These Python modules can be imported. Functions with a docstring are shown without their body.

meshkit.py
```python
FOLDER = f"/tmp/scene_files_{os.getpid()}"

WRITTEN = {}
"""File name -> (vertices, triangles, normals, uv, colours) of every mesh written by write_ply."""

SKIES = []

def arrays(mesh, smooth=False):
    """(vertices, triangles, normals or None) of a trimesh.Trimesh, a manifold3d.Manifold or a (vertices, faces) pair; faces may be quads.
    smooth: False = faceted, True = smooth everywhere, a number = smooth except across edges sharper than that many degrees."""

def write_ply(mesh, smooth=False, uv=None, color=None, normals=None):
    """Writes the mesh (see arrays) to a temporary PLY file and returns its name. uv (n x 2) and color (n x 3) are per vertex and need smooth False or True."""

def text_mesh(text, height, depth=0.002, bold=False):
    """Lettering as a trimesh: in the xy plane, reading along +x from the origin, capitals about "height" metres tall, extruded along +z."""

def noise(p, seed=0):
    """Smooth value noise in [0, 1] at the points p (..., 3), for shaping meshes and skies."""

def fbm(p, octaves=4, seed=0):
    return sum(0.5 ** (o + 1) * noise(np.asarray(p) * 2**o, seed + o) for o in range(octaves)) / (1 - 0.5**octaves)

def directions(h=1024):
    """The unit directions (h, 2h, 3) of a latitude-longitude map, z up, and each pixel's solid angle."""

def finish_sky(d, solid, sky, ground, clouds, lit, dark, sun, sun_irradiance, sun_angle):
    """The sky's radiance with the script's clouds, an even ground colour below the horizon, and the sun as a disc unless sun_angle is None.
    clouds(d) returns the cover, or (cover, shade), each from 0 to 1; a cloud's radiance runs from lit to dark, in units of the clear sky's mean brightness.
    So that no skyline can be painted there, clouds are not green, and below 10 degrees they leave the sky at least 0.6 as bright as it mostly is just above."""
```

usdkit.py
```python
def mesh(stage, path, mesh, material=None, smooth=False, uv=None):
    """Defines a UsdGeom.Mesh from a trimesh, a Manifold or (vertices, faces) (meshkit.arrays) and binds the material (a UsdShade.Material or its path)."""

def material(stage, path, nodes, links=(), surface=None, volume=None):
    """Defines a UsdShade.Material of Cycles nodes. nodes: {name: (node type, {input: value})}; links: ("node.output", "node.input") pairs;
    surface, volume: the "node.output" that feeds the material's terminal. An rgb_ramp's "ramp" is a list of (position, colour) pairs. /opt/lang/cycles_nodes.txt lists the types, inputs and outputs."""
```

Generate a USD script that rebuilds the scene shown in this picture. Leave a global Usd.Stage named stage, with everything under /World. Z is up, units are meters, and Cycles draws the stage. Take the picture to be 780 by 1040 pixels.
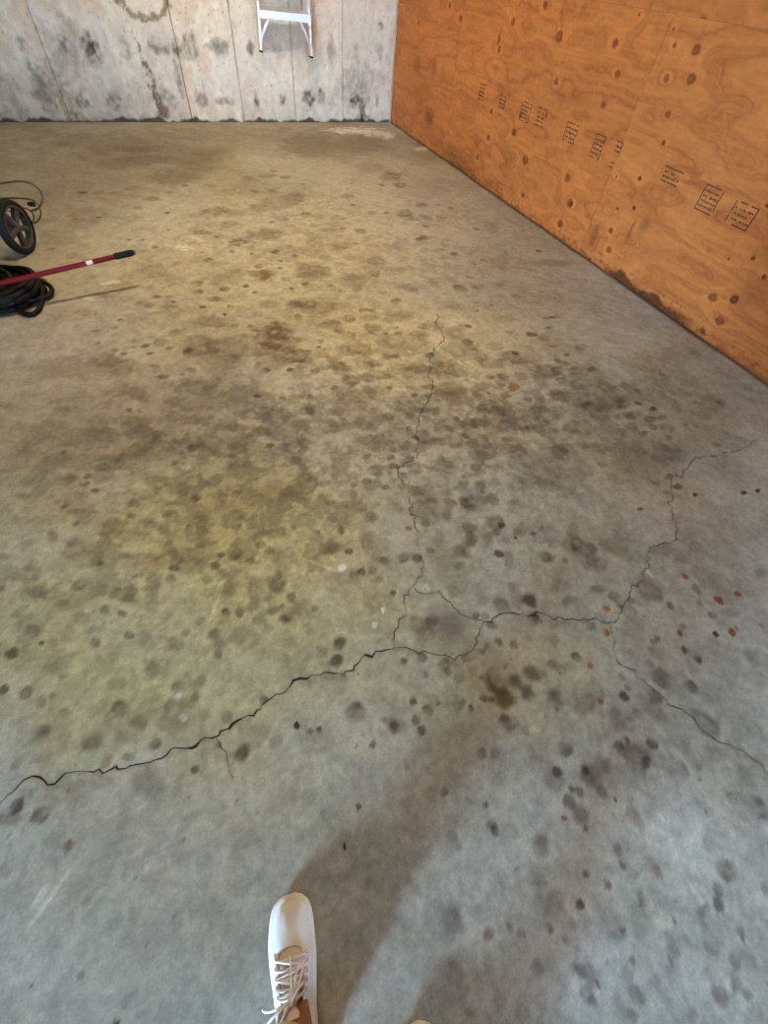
import math, random, re
import numpy as np, trimesh, usdkit, meshkit
import manifold3d as m3
from scipy.spatial import cKDTree
from pxr import Usd, UsdGeom, UsdLux, UsdShade, Gf, Sdf, Vt

stage = Usd.Stage.CreateInMemory()
UsdGeom.SetStageUpAxis(stage, UsdGeom.Tokens.z)
UsdGeom.SetStageMetersPerUnit(stage, 1.0)
UsdGeom.Xform.Define(stage, '/World')
UsdGeom.Scope.Define(stage, '/World/Looks')
rng = np.random.default_rng(7)

# ------------------------------------------------------------------ camera (solved from the room's vanishing points)
H, FPX = 1.33, 434.0
down = np.array([-40.0, 330.0, FPX]); down /= np.linalg.norm(down)
ay = np.array([-296.0, -607.0, FPX]); ay -= down * (ay @ down); ay /= np.linalg.norm(ay)
R = np.stack([np.cross(ay, -down), ay, -down])          # world axes x, y, z in the lens frame (right, down, forward)
EYE = np.array([0, 0, H])
cam = UsdGeom.Camera.Define(stage, '/World/camera')
M4 = np.eye(4)
M4[:3, 0], M4[:3, 1], M4[:3, 2], M4[:3, 3] = R[:, 0], -R[:, 1], -R[:, 2], EYE
cam.AddTransformOp().Set(Gf.Matrix4d(*M4.T.ravel().tolist()))
cam.CreateHorizontalApertureAttr(36.0); cam.CreateVerticalApertureAttr(48.0)
cam.CreateFocalLengthAttr(36.0 * FPX / 780)
cam.CreateClippingRangeAttr(Gf.Vec2f(0.02, 200))
cam.CreateExposureAttr(0.14)

# ------------------------------------------------------------------ daylight: an even pale sky outside the open doors
sky = UsdLux.DomeLight.Define(stage, '/World/sky')
sky.CreateIntensityAttr(34.0)
sky.CreateColorAttr(Gf.Vec3f(0.52, 0.84, 1.18))
LAMP_COLOUR, LAMP_POWER = (1.0, 0.765, 0.40), 96.0
LAMPS = [(1.0, 5.35, 0.85), (0.3, 2.95, 1.0)]            # x, y, share of LAMP_POWER

RX, BY, CZ = 2.866, 6.733, 2.75                          # plywood wall, back wall, ceiling
LX, FY = -4.6, -4.3                                      # left wall, front wall (behind the camera)

def floor_at(u, v, z=0.0):
    d = R @ np.array([u - 390.0, v - 520.0, FPX]); return EYE + d * ((z - H) / d[2])
def back_at(u, v, y=BY):
    d = R @ np.array([u - 390.0, v - 520.0, FPX]); return EYE + d * (y / d[1])
def ply_at(u, v, x=RX):
    d = R @ np.array([u - 390.0, v - 520.0, FPX]); return EYE + d * (x / d[0])

# ------------------------------------------------------------------ helpers
used = {}
def numbered(path):
    n = used.get(path, 0); used[path] = n + 1
    return path if n == 0 else '%s_%03d' % (path, n)
def xform(name, parent='/World', loc=None, **data):
    p = numbered(f'{parent}/{name}')
    x = UsdGeom.Xform.Define(stage, p)
    if loc is not None: x.AddTranslateOp().Set(Gf.Vec3d(*map(float, loc)))
    for k, v in data.items(): x.GetPrim().SetCustomDataByKey(k, v)
    return p
def obj(name, mesh, mat, parent='/World', smooth=False, rgb=None, attr='albedo', **data):
    p = numbered(f'{parent}/{name}')
    m = usdkit.mesh(stage, p, mesh, mat, smooth=smooth)
    if rgb is not None:
        UsdGeom.PrimvarsAPI(m).CreatePrimvar(attr, Sdf.ValueTypeNames.Color3fArray, 'vertex').Set(Vt.Vec3fArray.FromNumpy(np.asarray(rgb, np.float32)))
    for k, v in data.items(): m.GetPrim().SetCustomDataByKey(k, v)
    return p
def cat(*ms): return trimesh.util.concatenate([trimesh.Trimesh(*meshkit.arrays(m)[:2], process=False) for m in ms])
def box(lo, hi, r=0.0):
    lo, hi = np.array(lo, float), np.array(hi, float)
    if r:
        c = m3.Manifold.cube(list(hi - lo - 2 * r)).translate(list(lo + r))
        s = m3.Manifold.sphere(r, 8)
        vs = [s.translate([x, y, z]) for x in (lo[0] + r, hi[0] - r) for y in (lo[1] + r, hi[1] - r) for z in (lo[2] + r, hi[2] - r)]
        return cat(m3.Manifold.batch_hull(vs))
    return trimesh.creation.box(extents=hi - lo, transform=trimesh.transformations.translation_matrix((lo + hi) / 2))
def tube(pts, r, n=10, closed=False, caps=True):
    pts = np.asarray(pts, float); k = len(pts)
    r = np.broadcast_to(np.asarray(r, float), (k,))
    t = np.roll(pts, -1, 0) - np.roll(pts, 1, 0) if closed else np.gradient(pts, axis=0)
    t /= np.maximum(np.linalg.norm(t, axis=1, keepdims=True), 1e-12)
    a = np.array([0, 0, 1.0]) if abs(t[0][2]) < 0.9 else np.array([1.0, 0, 0])
    u = np.cross(t[0], a); u /= np.linalg.norm(u); V = []
    for i in range(k):
        u = u - t[i] * (u @ t[i]); u /= np.linalg.norm(u); w = np.cross(t[i], u)
        th = np.linspace(0, 2 * np.pi, n, endpoint=False)
        V.append(pts[i] + r[i] * (np.cos(th)[:, None] * u + np.sin(th)[:, None] * w))
    V = np.vstack(V); F = []
    for i in range(k if closed else k - 1):
        j = (i + 1) % k
        for q in range(n):
            a0, a1, b0, b1 = i * n + q, i * n + (q + 1) % n, j * n + q, j * n + (q + 1) % n
            F += [[a0, a1, b1], [a0, b1, b0]]
    if caps and not closed:
        V = np.vstack([V, pts[0], pts[-1]])
        for q in range(n):
            F += [[k * n, (q + 1) % n, q], [k * n + 1, (k - 1) * n + q, (k - 1) * n + (q + 1) % n]]
    return trimesh.Trimesh(V, F, process=False)
def spline(pts, n=12):
    from scipy.interpolate import CubicSpline
    pts = np.asarray(pts, float); d = np.r_[0, np.cumsum(np.linalg.norm(np.diff(pts, axis=0), axis=1))]
    return CubicSpline(d, pts)(np.linspace(0, d[-1], n * (len(pts) - 1) + 1))
def sstep(a, b, x):
    t = np.clip((x - a) / (b - a), 0, 1); return t * t * (3 - 2 * t)

def look(name, nodes, links=(), surface='p.BSDF'):
    return usdkit.material(stage, f'/World/Looks/{name}', nodes, links, surface=surface)
def plain(name, color, rough=0.5, metallic=0.0, grain=0.0, scale=60.0, **kw):
    if not grain:
        return look(name, {'p': ('principled_bsdf', {'base_color': color, 'roughness': rough, 'metallic': metallic, **kw})})
    c = np.array(color)
    return look(name, {'g': ('geometry', {}), 'n': ('noise_texture', {'scale': scale, 'detail': 4.0, 'roughness': 0.6}),
                       'r': ('rgb_ramp', {'ramp': [(0.3, tuple(c * (1 - grain))), (0.7, tuple(np.minimum(c * (1 + grain), 1)))]}),
                       'b': ('bump', {'strength': 0.3, 'distance': 0.002}),
                       'p': ('principled_bsdf', {'roughness': rough, 'metallic': metallic, **kw})},
                [('g.position', 'n.vector'), ('n.fac', 'r.fac'), ('r.color', 'p.base_color'), ('n.fac', 'b.height'), ('b.normal', 'p.normal')])
def painted(name, rough=0.6, fine=220.0, amount=0.12, bump=0.25, dist=0.002, spec=0.4, coarse=34.0, amount2=None):
    amount2 = amount if amount2 is None else amount2
    """Base colour from the mesh's own albedo values, times fine procedural grain."""
    return look(name, {'g': ('geometry', {}), 'a': ('attribute', {'attribute': 'albedo'}),
                       'n1': ('noise_texture', {'scale': fine, 'detail': 3.0, 'roughness': 0.7}),
                       'n2': ('noise_texture', {'scale': coarse, 'detail': 5.0, 'roughness': 0.65}),
                       'r1': ('rgb_ramp', {'ramp': [(0.25, (1 - amount,) * 3), (0.75, (1 + amount,) * 3)]}),
                       'r2': ('rgb_ramp', {'ramp': [(0.3, (1 - amount2,) * 3), (0.7, (1 + amount2,) * 3)]}),
                       'm1': ('mix_color', {'blend_type': 'multiply', 'fac': 1.0}), 'm2': ('mix_color', {'blend_type': 'multiply', 'fac': 1.0}),
                       'b': ('bump', {'strength': bump, 'distance': dist}),
                       'p': ('principled_bsdf', {'roughness': rough, 'specular_ior_level': spec})},
                [('g.position', 'n1.vector'), ('g.position', 'n2.vector'), ('n1.fac', 'r1.fac'), ('n2.fac', 'r2.fac'), ('a.color', 'm1.a'), ('r1.color', 'm1.b'),
                 ('m1.result', 'm2.a'), ('r2.color', 'm2.b'), ('m2.result', 'p.base_color'), ('n1.fac', 'b.height'), ('b.normal', 'p.normal')])

CONCRETE_FLOOR = painted('floor_concrete', rough=0.62, fine=150, amount=0.20, amount2=0.10, coarse=60, bump=0.18, spec=0.35)
CONCRETE_WALL = painted('wall_concrete', rough=0.85, fine=90, amount=0.10, bump=0.5, dist=0.006, spec=0.2, coarse=18)
PLYWOOD = painted('plywood', rough=0.6, fine=150, amount=0.07, bump=0.15, spec=0.3, coarse=22)
PLAIN_CONCRETE = plain('plain_concrete', (0.22, 0.21, 0.19), 0.85, grain=0.15, scale=4)
CEILING = plain('ceiling_boards', (0.26, 0.20, 0.14), 0.9, grain=0.05, scale=6)
ALUMINIUM = plain('aluminium', (0.80, 0.80, 0.84), 0.38, 0.75)
ALUMINIUM_DULL = plain('aluminium_dull', (0.62, 0.61, 0.60), 0.5, 0.6)
BLACK_RUBBER = plain('black_rubber', (0.005, 0.005, 0.0055), 0.75, specular_ior_level=0.25)
HOSE_BLACK = plain('hose_black', (0.0025, 0.0025, 0.003), 0.6, specular_ior_level=0.2)
GREY_PLASTIC = plain('grey_plastic', (0.042, 0.038, 0.040), 0.5)
DARK_STEEL = plain('dark_steel', (0.03, 0.03, 0.033), 0.45, 0.3)
RED_PAINT = plain('red_paint', (0.14, 0.002, 0.008), 0.5, specular_ior_level=0.25)
WHITE_PLASTIC = plain('white_plastic', (0.8, 0.8, 0.78), 0.5)
BRASS = plain('brass', (0.75, 0.52, 0.2), 0.3, 0.9)
TAN_HOSE = plain('tan_hose', (0.10, 0.075, 0.045), 0.55)
INK = plain('stamp_ink', (0.085, 0.040, 0.016), 0.8)
TRIM_PALE = plain('trim_pale', (0.50, 0.46, 0.38), 0.7, grain=0.1, scale=30)
LEAF = plain('dry_leaf', (0.045, 0.035, 0.026), 0.8)

# ------------------------------------------------------------------ the floor
# stains read off the photograph, by patch: (patch origin) then "x y rx [ry] darkness [colour]" in quarter pixels
STAINS = [
((0,120), "335 303 18 .5;405 300 25 .3;470 305 28 .3;535 285 25 .4;615 328 30 .4;560 365 20 .3;678 384 14 .6;400 403 10 .5;580 495 10 .5;525 495 10 .4;210 533 14 .5;350 390 70 35 .3;230 480 80 40 .25;330 430 60 20 .25;700 240 90 30 .35;600 170 120 20 .3;470 190 70 20 .25;690 300 15 .4;685 455 8 .4;750 275 20 .4;630 525 14 .35;560 130 60 15 .25;640 620 60 30 .25;715 660 40 20 .3;740 525 40 10 .4w;455 668 42 9 .45w"),
((195,120), "480 110 110 40 .3;690 110 90 30 .25;30 180 70 40 .3;120 150 60 30 .2;330 215 14 .4;380 240 20 .45;310 235 35 10 .35;450 268 15 .3;230 245 25 10 .4;255 297 15 .4;330 298 25 .4;420 325 35 20 .45;350 340 60 25 .25;630 318 25 10 .45;653 352 10 .6;95 378 60 16 .45;270 365 30 14 .4;155 430 40 12 .35;460 387 18 8 .4;380 410 13 .4;325 422 12 .4;405 438 14 .3;300 470 80 18 .4;185 502 38 16 .55;103 482 12 .5;40 465 40 10 .4;555 455 25 .35;615 448 15 .3;690 458 28 .35;730 385 20 .25;610 408 12 .35;600 520 40 .4;660 510 14 .35;335 545 20 .5;350 525 9 .4;420 558 14 .5;395 520 12 .4;242 550 9 .6;163 543 11 .5;65 577 22 .5;452 545 5 .8;360 580 10 .4;355 608 12 .4;272 600 20 .35;290 635 45 20 .45b;490 620 65 35 .45;540 565 25 8 .35;740 580 40 15 .35;745 632 26 12 .5;660 665 50 30 .3;375 652 14 .35;460 672 14 .6;405 692 12 .5;218 680 16 .6;130 695 20 10 .6;25 672 25 .45;20 705 22 .5;255 707 12 .4;600 700 10 .4;562 680 12 .5;180 620 20 .3;130 655 60 20 .25;40 545 10 .4;770 272 14 .4;725 200 60 25 .25;680 683 4 .9;660 50 100 13 .75w;730 60 50 12 .5w;40 490 40 12 .3w"),
((390,120), "30 235 40 18 .5;62 272 22 10 .5;150 352 22 8 .55;220 352 10 .4;270 364 14 .4;85 388 30 14 .5;115 410 25 8 .45;170 405 25 .35;240 404 18 .35;170 440 15 .4;155 487 24 11 .6;375 450 12 .5;562 457 5 .9;285 552 16 .5;240 535 12 .3;400 577 10 .4;370 593 8 .4;625 540 12 .5;310 688 25 .45;370 688 15 .4;100 690 40 15 .35;345 645 12 .3;465 680 22 .3;440 445 35 18 .25;10 385 12 .4;180 290 100 40 .15;15 70 28 16 .55w;155 125 26 7 .6w;700 590 75 12 .3;150 160 60 30 .2"),
((0,300), "300 290 250 42 .3;430 265 80 25 .35;505 235 15 .5;465 223 15 .45;395 195 16 .4;540 185 14 .3;590 205 20 .5;613 237 14 .5;545 210 10 .4;627 290 24 9 .65;660 330 26 9 .55;710 148 26 .25;395 143 18 .3b;315 125 10 .3;465 130 14 .35;685 45 40 8 .4;635 5 18 .5;688 5 15 .5;705 25 12 .45;650 190 30 .3;685 215 14 .4;762 225 22 .5;740 320 14 .4;770 300 12 .5;520 468 14 .6;545 390 60 30 .4;560 520 60 35 .45;640 575 30 20 .4;600 590 60 40 .25;700 500 60 25 .35;370 575 90 45 .45;480 655 80 18 .5;560 640 80 40 .45;640 620 60 .35;745 620 40 50 .4;710 680 12 .5;262 637 11 .5;190 550 70 40 .2;455 590 10 .4;420 700 30 20 .4;350 680 120 25 .3;500 310 40 .3;390 75 8 .4;490 98 14 .4;345 82 10 .3;560 30 20 .3;600 40 20 .3;30 450 40 14 .3;100 440 30 50 .2;380 10 40 10 .4w"),
((195,300), "335 175 85 62 .7b;425 250 60 28 .6b;45 47 13 8 .8;135 77 10 6 .6;95 15 30 10 .5;155 45 14 .4;70 110 70 22 .4;172 122 15 .45;235 125 14 .3;30 210 70 45 .5;140 210 90 35 .4;120 260 80 25 .45;120 300 60 20 .3;40 360 60 30 .45;130 370 100 50 .3;60 430 110 40 .3;445 35 50 22 .45b;540 40 70 25 .35;315 35 40 14 .35;430 85 20 10 .45;565 120 38 .5;600 145 20 .4;640 93 25 15 .55;720 90 30 16 .4;725 135 35 .5;645 165 30 20 .4;680 215 55 28 .55;740 278 30 15 .5;605 292 38 20 .5;500 305 20 10 .55;535 235 30 .3;400 302 14 8 .7;305 303 18 8 .5;275 275 12 .45;265 240 20 .4;455 355 14 .3;640 345 32 22 .55;720 335 45 18 .45;580 372 18 10 .6;735 400 50 25 .3;265 408 16 9 .7;370 420 16 .5;415 425 30 .35;480 412 14 .55;475 460 20 28 .6;525 415 25 .3;320 415 25 12 .3;325 485 55 38 .6;245 482 28 .5;375 490 32 .45;640 440 70 45 .4;600 470 35 16 .4;740 475 25 14 .5;550 530 48 27 .6;690 515 40 25 .4;725 590 52 32 .6;285 550 35 20 .5b;180 540 70 20 .4b;345 570 40 20 .45;440 560 45 50 .4;450 600 25 .4;230 582 18 .5;85 595 55 28 .5;15 615 28 .55;100 635 20 .45;190 605 40 .4;320 610 14 .6;395 620 25 .5;160 648 18 11 .6;300 640 35 30 .35;430 668 28 18 .45;165 698 20 .5;225 692 20 .4;455 700 18 .5;380 690 20 8 .4;710 655 12 .5;685 700 10 .5;750 710 25 .5;520 185 14 .4;515 210 10 .5;710 58 35 8 .5;750 40 20 .3;5 305 16 .6;620 400 50 .3"),
((390,300), "48 26 18 12 .4;60 85 45 18 .4;20 105 20 .3;50 130 10 .4;435 40 9 .6;378 62 10 .6;285 45 25 10 .4;540 5 20 .3;697 12 5 .8;680 90 35 8 .6;670 133 14 6 .5;600 158 22 10 .65;645 170 25 14 .4;512 150 14 .4;495 95 40 10 .25;205 125 40 .3;160 128 22 .35;135 160 40 14 .45;285 155 40 25 .4;345 125 14 .5;320 125 20 .3;340 190 22 14 .45;300 215 55 30 .35;60 155 16 .4;10 155 12 .4;40 185 35 25 .35;150 195 35 25 .35;100 215 16 .3;190 243 18 .4;45 248 25 10 .4;10 250 20 .4;140 305 55 30 .5;235 305 48 32 .55;10 325 25 .4;60 300 40 .3;265 390 60 40 .5;370 220 16 .4;400 250 20 30 .35;530 232 18 .55;520 255 50 25 .4;455 205 30 20 .25;590 212 16 .3;740 240 12 .55;685 205 20 10 .4;705 265 14 .5;740 275 15 .45;650 310 50 28 .45;705 305 28 20 .5;770 295 15 .5;555 328 30 14 .4;480 332 25 16 .5;430 332 16 .5b;475 362 14 .4;725 412 45 24 .6;695 395 18 .4;740 350 30 20 .35;580 395 25 14 .35;585 425 18 12 .45;640 430 14 .4;445 428 16 .5;405 455 22 16 .6;490 405 18 10 .5;425 397 8 .6;380 400 20 .4;20 375 12 .6;120 407 16 .6;98 375 12 .5;180 372 30 10 .5;180 405 15 .5;85 435 20 .5;60 460 20 .4;120 470 50 30 .5;210 467 24 18 .55;170 463 20 .5;172 498 14 .6;105 490 15 .4;40 515 35 28 .5;20 490 20 .5;100 540 14 .5;570 480 120 30 .5;640 460 25 .4;460 470 35 20 .5;560 530 45 30 .5;600 540 20 .5;640 510 25 .5;440 520 90 28 .45;385 520 35 20 .45;290 505 14 .6;315 525 30 14 .45;275 540 18 .4;330 572 14 .5;408 577 14 .55;760 540 30 25 .6;715 470 35 20 .4;670 550 30 18 .4;560 597 5 .9;170 580 30 28 .65;225 590 20 .6;130 580 12 .5;290 608 30 15 .55;265 575 15 .4;25 600 16 .6;30 628 22 14 .5;75 605 25 .4;15 560 20 .4;415 612 20 14 .5;360 605 20 .35;495 585 22 12 .5;515 620 40 20 .5;690 650 50 75 .45p;585 670 50 .4p;730 630 16 .4;395 650 25 .4;25 660 15 .65;97 660 10 .7;38 695 18 .6;245 668 20 .4;368 697 18 .5;280 695 25 20 .35;125 705 25 .4;525 375 28 19 .75y"),
((585,300), "20 215 25 14 .5;10 310 30 .5;65 302 16 10 .6;120 370 40 20 .5;70 350 30 .3;30 385 50 20 .4;250 385 15 .65;195 365 18 .3;250 437 14 .5;300 405 15 .3;308 458 15 9 .7;100 430 90 45 .55;30 440 50 25 .5;180 440 30 .5;105 490 50 30 .45;170 498 14 .5;225 490 30 16 .55;295 500 28 16 .65;345 495 20 12 .5;225 535 25 20 .55;270 558 24 12 .55;315 535 15 .5;370 538 20 .4;190 555 15 .45;375 580 14 .5;445 525 9 6 .95;330 640 90 35 .5;400 650 40 .4;210 610 55 35 .4;250 650 60 .35;580 435 14 .45;540 430 60 30 .3;540 475 40 15 .3;570 605 20 10 .45;340 305 5 .6;350 325 15 .3;20 515 25 .4;45 552 12 .5;5 550 14 .5;90 615 60 15 .25;105 685 14 .5;30 700 35 .3;470 600 60 40 .25;685 375 4 .8"),
((0,480), "285 25 30 .5;355 15 14 .5;350 45 12 .5;385 72 20 10 .6;265 135 12 .65;305 160 35 14 .55;310 208 12 .55;360 180 40 .3;100 95 30 14 .4;215 260 25 30 .4;295 290 20 .45;310 310 55 40 .4;455 225 45 40 .45;530 180 22 14 .55;545 130 30 18 .5;605 210 28 22 .55;690 125 15 .45;690 175 35 25 .45;740 190 25 .45;670 225 35 22 .4;740 65 24 30 .5;765 215 10 .8;650 45 50 30 .3;400 300 40 .3;400 355 32 27 .45;410 370 12 .4;690 280 16 .4;730 335 65 38 .5;580 345 90 25 .35b;700 388 25 14 .55;695 430 25 20 .6;620 450 30 50 .4;565 400 40 .35;545 415 15 .45;515 495 45 32 .55;465 490 25 .5;440 420 60 .2;320 460 28 .5;150 475 45 25 .4;185 480 14 35 .4;100 410 50 35 .4;110 285 25 14 .4;260 530 25 18 .45;420 560 22 18 .5;330 590 35 25 .4;495 572 22 16 .5;520 660 22 18 .55;390 690 25 20 .5;370 640 18 .4;60 585 24 13 .6;128 642 33 26 .55;170 690 14 10 .85;60 715 20 10 .6;20 430 50 80 .2;750 650 18 .4;700 700 40 25 .35;15 340 25 12 .3b;400 470 30 .35;10 470 12 .4;120 380 20 .3;590 470 14 .3r;640 360 20 .3r"),
((195,480), "15 102 20 .6;50 50 20 .4;130 100 20 .45;185 82 22 .4;185 170 32 18 .5;245 178 18 .5;340 95 70 55 .4b;440 60 45 60 .45b;450 20 50 20 .4;130 140 30 .35;45 205 45 55 .55;180 220 22 16 .6;55 285 40 20 .45;20 330 30 50 .5;112 335 12 .6;172 330 30 24 .6;90 382 20 17 .55;195 397 13 .6;60 432 18 .5;240 360 18 .6;150 475 40 30 .5;280 295 20 .45;275 245 30 .35;340 250 40 20 .4;315 320 20 .4;360 360 42 60 .5;250 475 35 55 .45;350 450 40 .5;305 510 12 .6;405 508 22 26 .6;393 585 33 32 .75;330 555 20 .5;362 543 14 .5;500 550 15 .4;135 567 20 22 .65;193 565 17 20 .55;35 605 20 .4;95 655 22 .45;110 700 30 .3;458 168 12 8 .75;415 225 11 .65;508 248 14 .6;560 125 14 .5;650 100 17 21 .55;570 188 15 .5;602 232 14 22 .6;570 272 8 .5;565 310 28 .6;638 320 15 .85;500 320 50 35 .35;660 420 22 .5;688 402 18 14 .6;705 290 35 50 .3;720 180 25 .45;735 395 18 .55;760 430 15 .65;775 355 15 .6;715 35 16 .5;660 50 15 .4;600 690 27 30 .8;530 715 25 10 .5;765 685 15 .3;745 545 30 .2;625 140 12 4 .6;615 385 16 14 .6w;740 622 10 15 .95w;775 560 7 13 .95w"),
((390,480), "140 65 35 25 .55;165 150 55 45 .6;185 95 30 .5;75 55 16 .4;10 60 15 .5;80 15 14 .5;270 125 22 .6;250 85 25 14 .45;255 170 22 28 .45;230 55 16 8 .5;325 50 20 14 .5;320 110 20 .5;395 55 27 30 .55;370 125 45 35 .5;440 110 28 .5;340 120 28 .5;455 200 34 .6;478 212 14 .8;465 240 24 18 .55;340 230 30 26 .55;355 275 30 28 .6;350 243 4 .9;322 320 30 .6;430 270 26 36 .45;495 275 14 .4;545 240 18 14 .6;575 235 20 .4;563 205 10 .45;638 230 13 10 .55;607 248 12 11 .95d;535 265 7 .8d;470 332 17 .85;505 355 20 35 .4;660 345 27 .75;735 362 12 .4;310 385 22 .5;313 390 4 .9;75 348 24 20 .6;128 348 24 .6;5 360 18 .6;172 210 15 .5;103 228 12 .5;190 318 14 .5;215 270 25 40 .25;250 340 60 40 .25b;540 125 18 .35;545 45 38 35 .4p;650 20 85 50 .35p;760 300 30 40 .45;770 240 20 30 .4;715 455 35 25 .4;750 520 30 20 .5;590 515 27 .7;475 540 30 .5;525 460 22 16 .35;540 510 25 45 .3;612 590 22 28 .85;640 605 5 .8;375 578 16 .6;435 620 20 .45;465 692 18 .5;525 695 18 .4;410 580 18 .3;280 485 22 .35;38 487 12 .8;400 515 30 .25;120 595 12 .4;195 600 30 25 .5;270 640 105 100 .55p;160 650 50 .4p;700 690 15 25 .35;415 710 15 .5;170 470 15 20 .4w"),
((585,480), "40 325 48 .65;140 300 38 .5;100 370 40 25 .45;5 290 25 30 .5;258 148 14 9 .9;318 42 14 .45;363 82 14 .45;240 72 10 .35;380 15 25 14 .6;415 58 20 14 .75;482 90 11 7 .97d;682 84 13 9 .97d;740 75 11 8 .9d;95 475 32 20 .5;155 505 20 .55;180 535 18 .4;290 475 50 .5;225 520 15 .4;350 320 45 25 .4;430 340 35 30 .35;475 300 28 24 .4;525 275 7 .6;215 570 40 .3;380 540 18 .55;430 625 18 14 .4;550 580 18 .4;485 470 20 .45;520 420 45 .3;745 405 25 18 .45;600 490 42 .25;440 420 12 .85r;580 517 16 .8r;657 494 14 .92r;125 550 13 .85o;122 645 15 .92o;60 625 18 .6;420 652 13 .85r;335 675 12 .4r;568 655 11 .95d;634 650 15 .95r;652 632 10 .6r;757 625 10 .5;437 713 13 .85;320 690 14 .4;620 570 40 25 .3;230 640 50 .25;500 535 12 .3"),
((0,660), "45 15 30 18 .65;15 162 22 .65;100 170 30 .5;215 190 12 .5;170 215 25 22 .45;207 243 10 .6;265 255 25 .35;260 105 20 .45;215 65 45 .3;172 340 40 .6;365 380 43 .7;482 240 34 .65;435 265 14 .4;410 235 25 .25;555 300 36 .45b;490 360 28 .4;625 390 27 .65;520 440 26 18 .4;430 455 22 .35;65 468 26 .6;68 640 31 .75;165 665 36 .6;30 690 60 30 .4;110 590 30 .25;275 573 8 .5;310 560 40 .3b;420 530 50 30 .2b;610 550 75 55 .35p;620 75 36 .45;470 150 40 22 .4;645 120 6 .5;690 60 18 .4;720 150 29 .45b;740 215 45 30 .4;685 230 25 .4;690 300 60 40 .25;150 440 40 25 .25;725 185 13 .55w;738 275 18 12 .55w;202 233 4 1w"),
((195,660), "587 45 28 .75;527 18 25 18 .5;555 112 22 .55;605 115 24 20 .45;290 208 18 .55;145 280 28 .65;205 420 34 .7;340 380 28 .3b;665 258 36 .7;427 308 14 .93;482 325 14 .5;515 317 15 .85;500 345 66 .2;110 385 14 .5;15 490 19 .6;45 495 6 .5;60 520 6 .6;105 20 19 .5;30 125 29 .4;15 185 20 .5b;45 265 25 .3;475 135 16 .3;735 385 14 .6;675 643 14 .7;480 590 35 .18;700 560 60 .15p;775 290 12 .4;260 360 46 .2b"),
((390,660), "150 28 20 .55;245 60 28 .65;262 90 18 .55;78 45 15 .6;165 100 15 .5;308 112 20 .5;335 35 25 18 .4;390 10 22 14 .45;430 95 19 .5;398 112 14 .5;445 145 38 .6b;500 195 42 .65b;480 150 38 .5;410 200 19 .6;440 205 14 .6;540 130 28 .7;590 175 32 .62;610 100 36 .58;680 55 22 .7;710 70 28 .4;745 70 21 .45;705 195 42 .7;705 240 8 .7;490 65 14 .4;510 300 38 .55;495 280 20 .5;122 210 17 .65;180 243 23 .7;217 212 12 .75;127 280 22 .5;150 330 22 .78;37 310 37 .45;38 308 19 .6;35 335 14 .5;298 228 25 .65;355 237 15 .65;320 215 14 .6;245 575 17 .78;415 628 12 .78;397 415 20 .55;450 420 22 .45;407 470 6 .5;92 478 14 .35;740 410 30 .55;710 500 22 .65;700 520 52 .35;750 620 28 .55;765 570 15 .6;733 690 13 .85r;435 714 20 .5;570 330 20 .3;590 700 15 .3;345 610 20 .3;175 400 20 .2;118 346 7 1w"),
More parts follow.
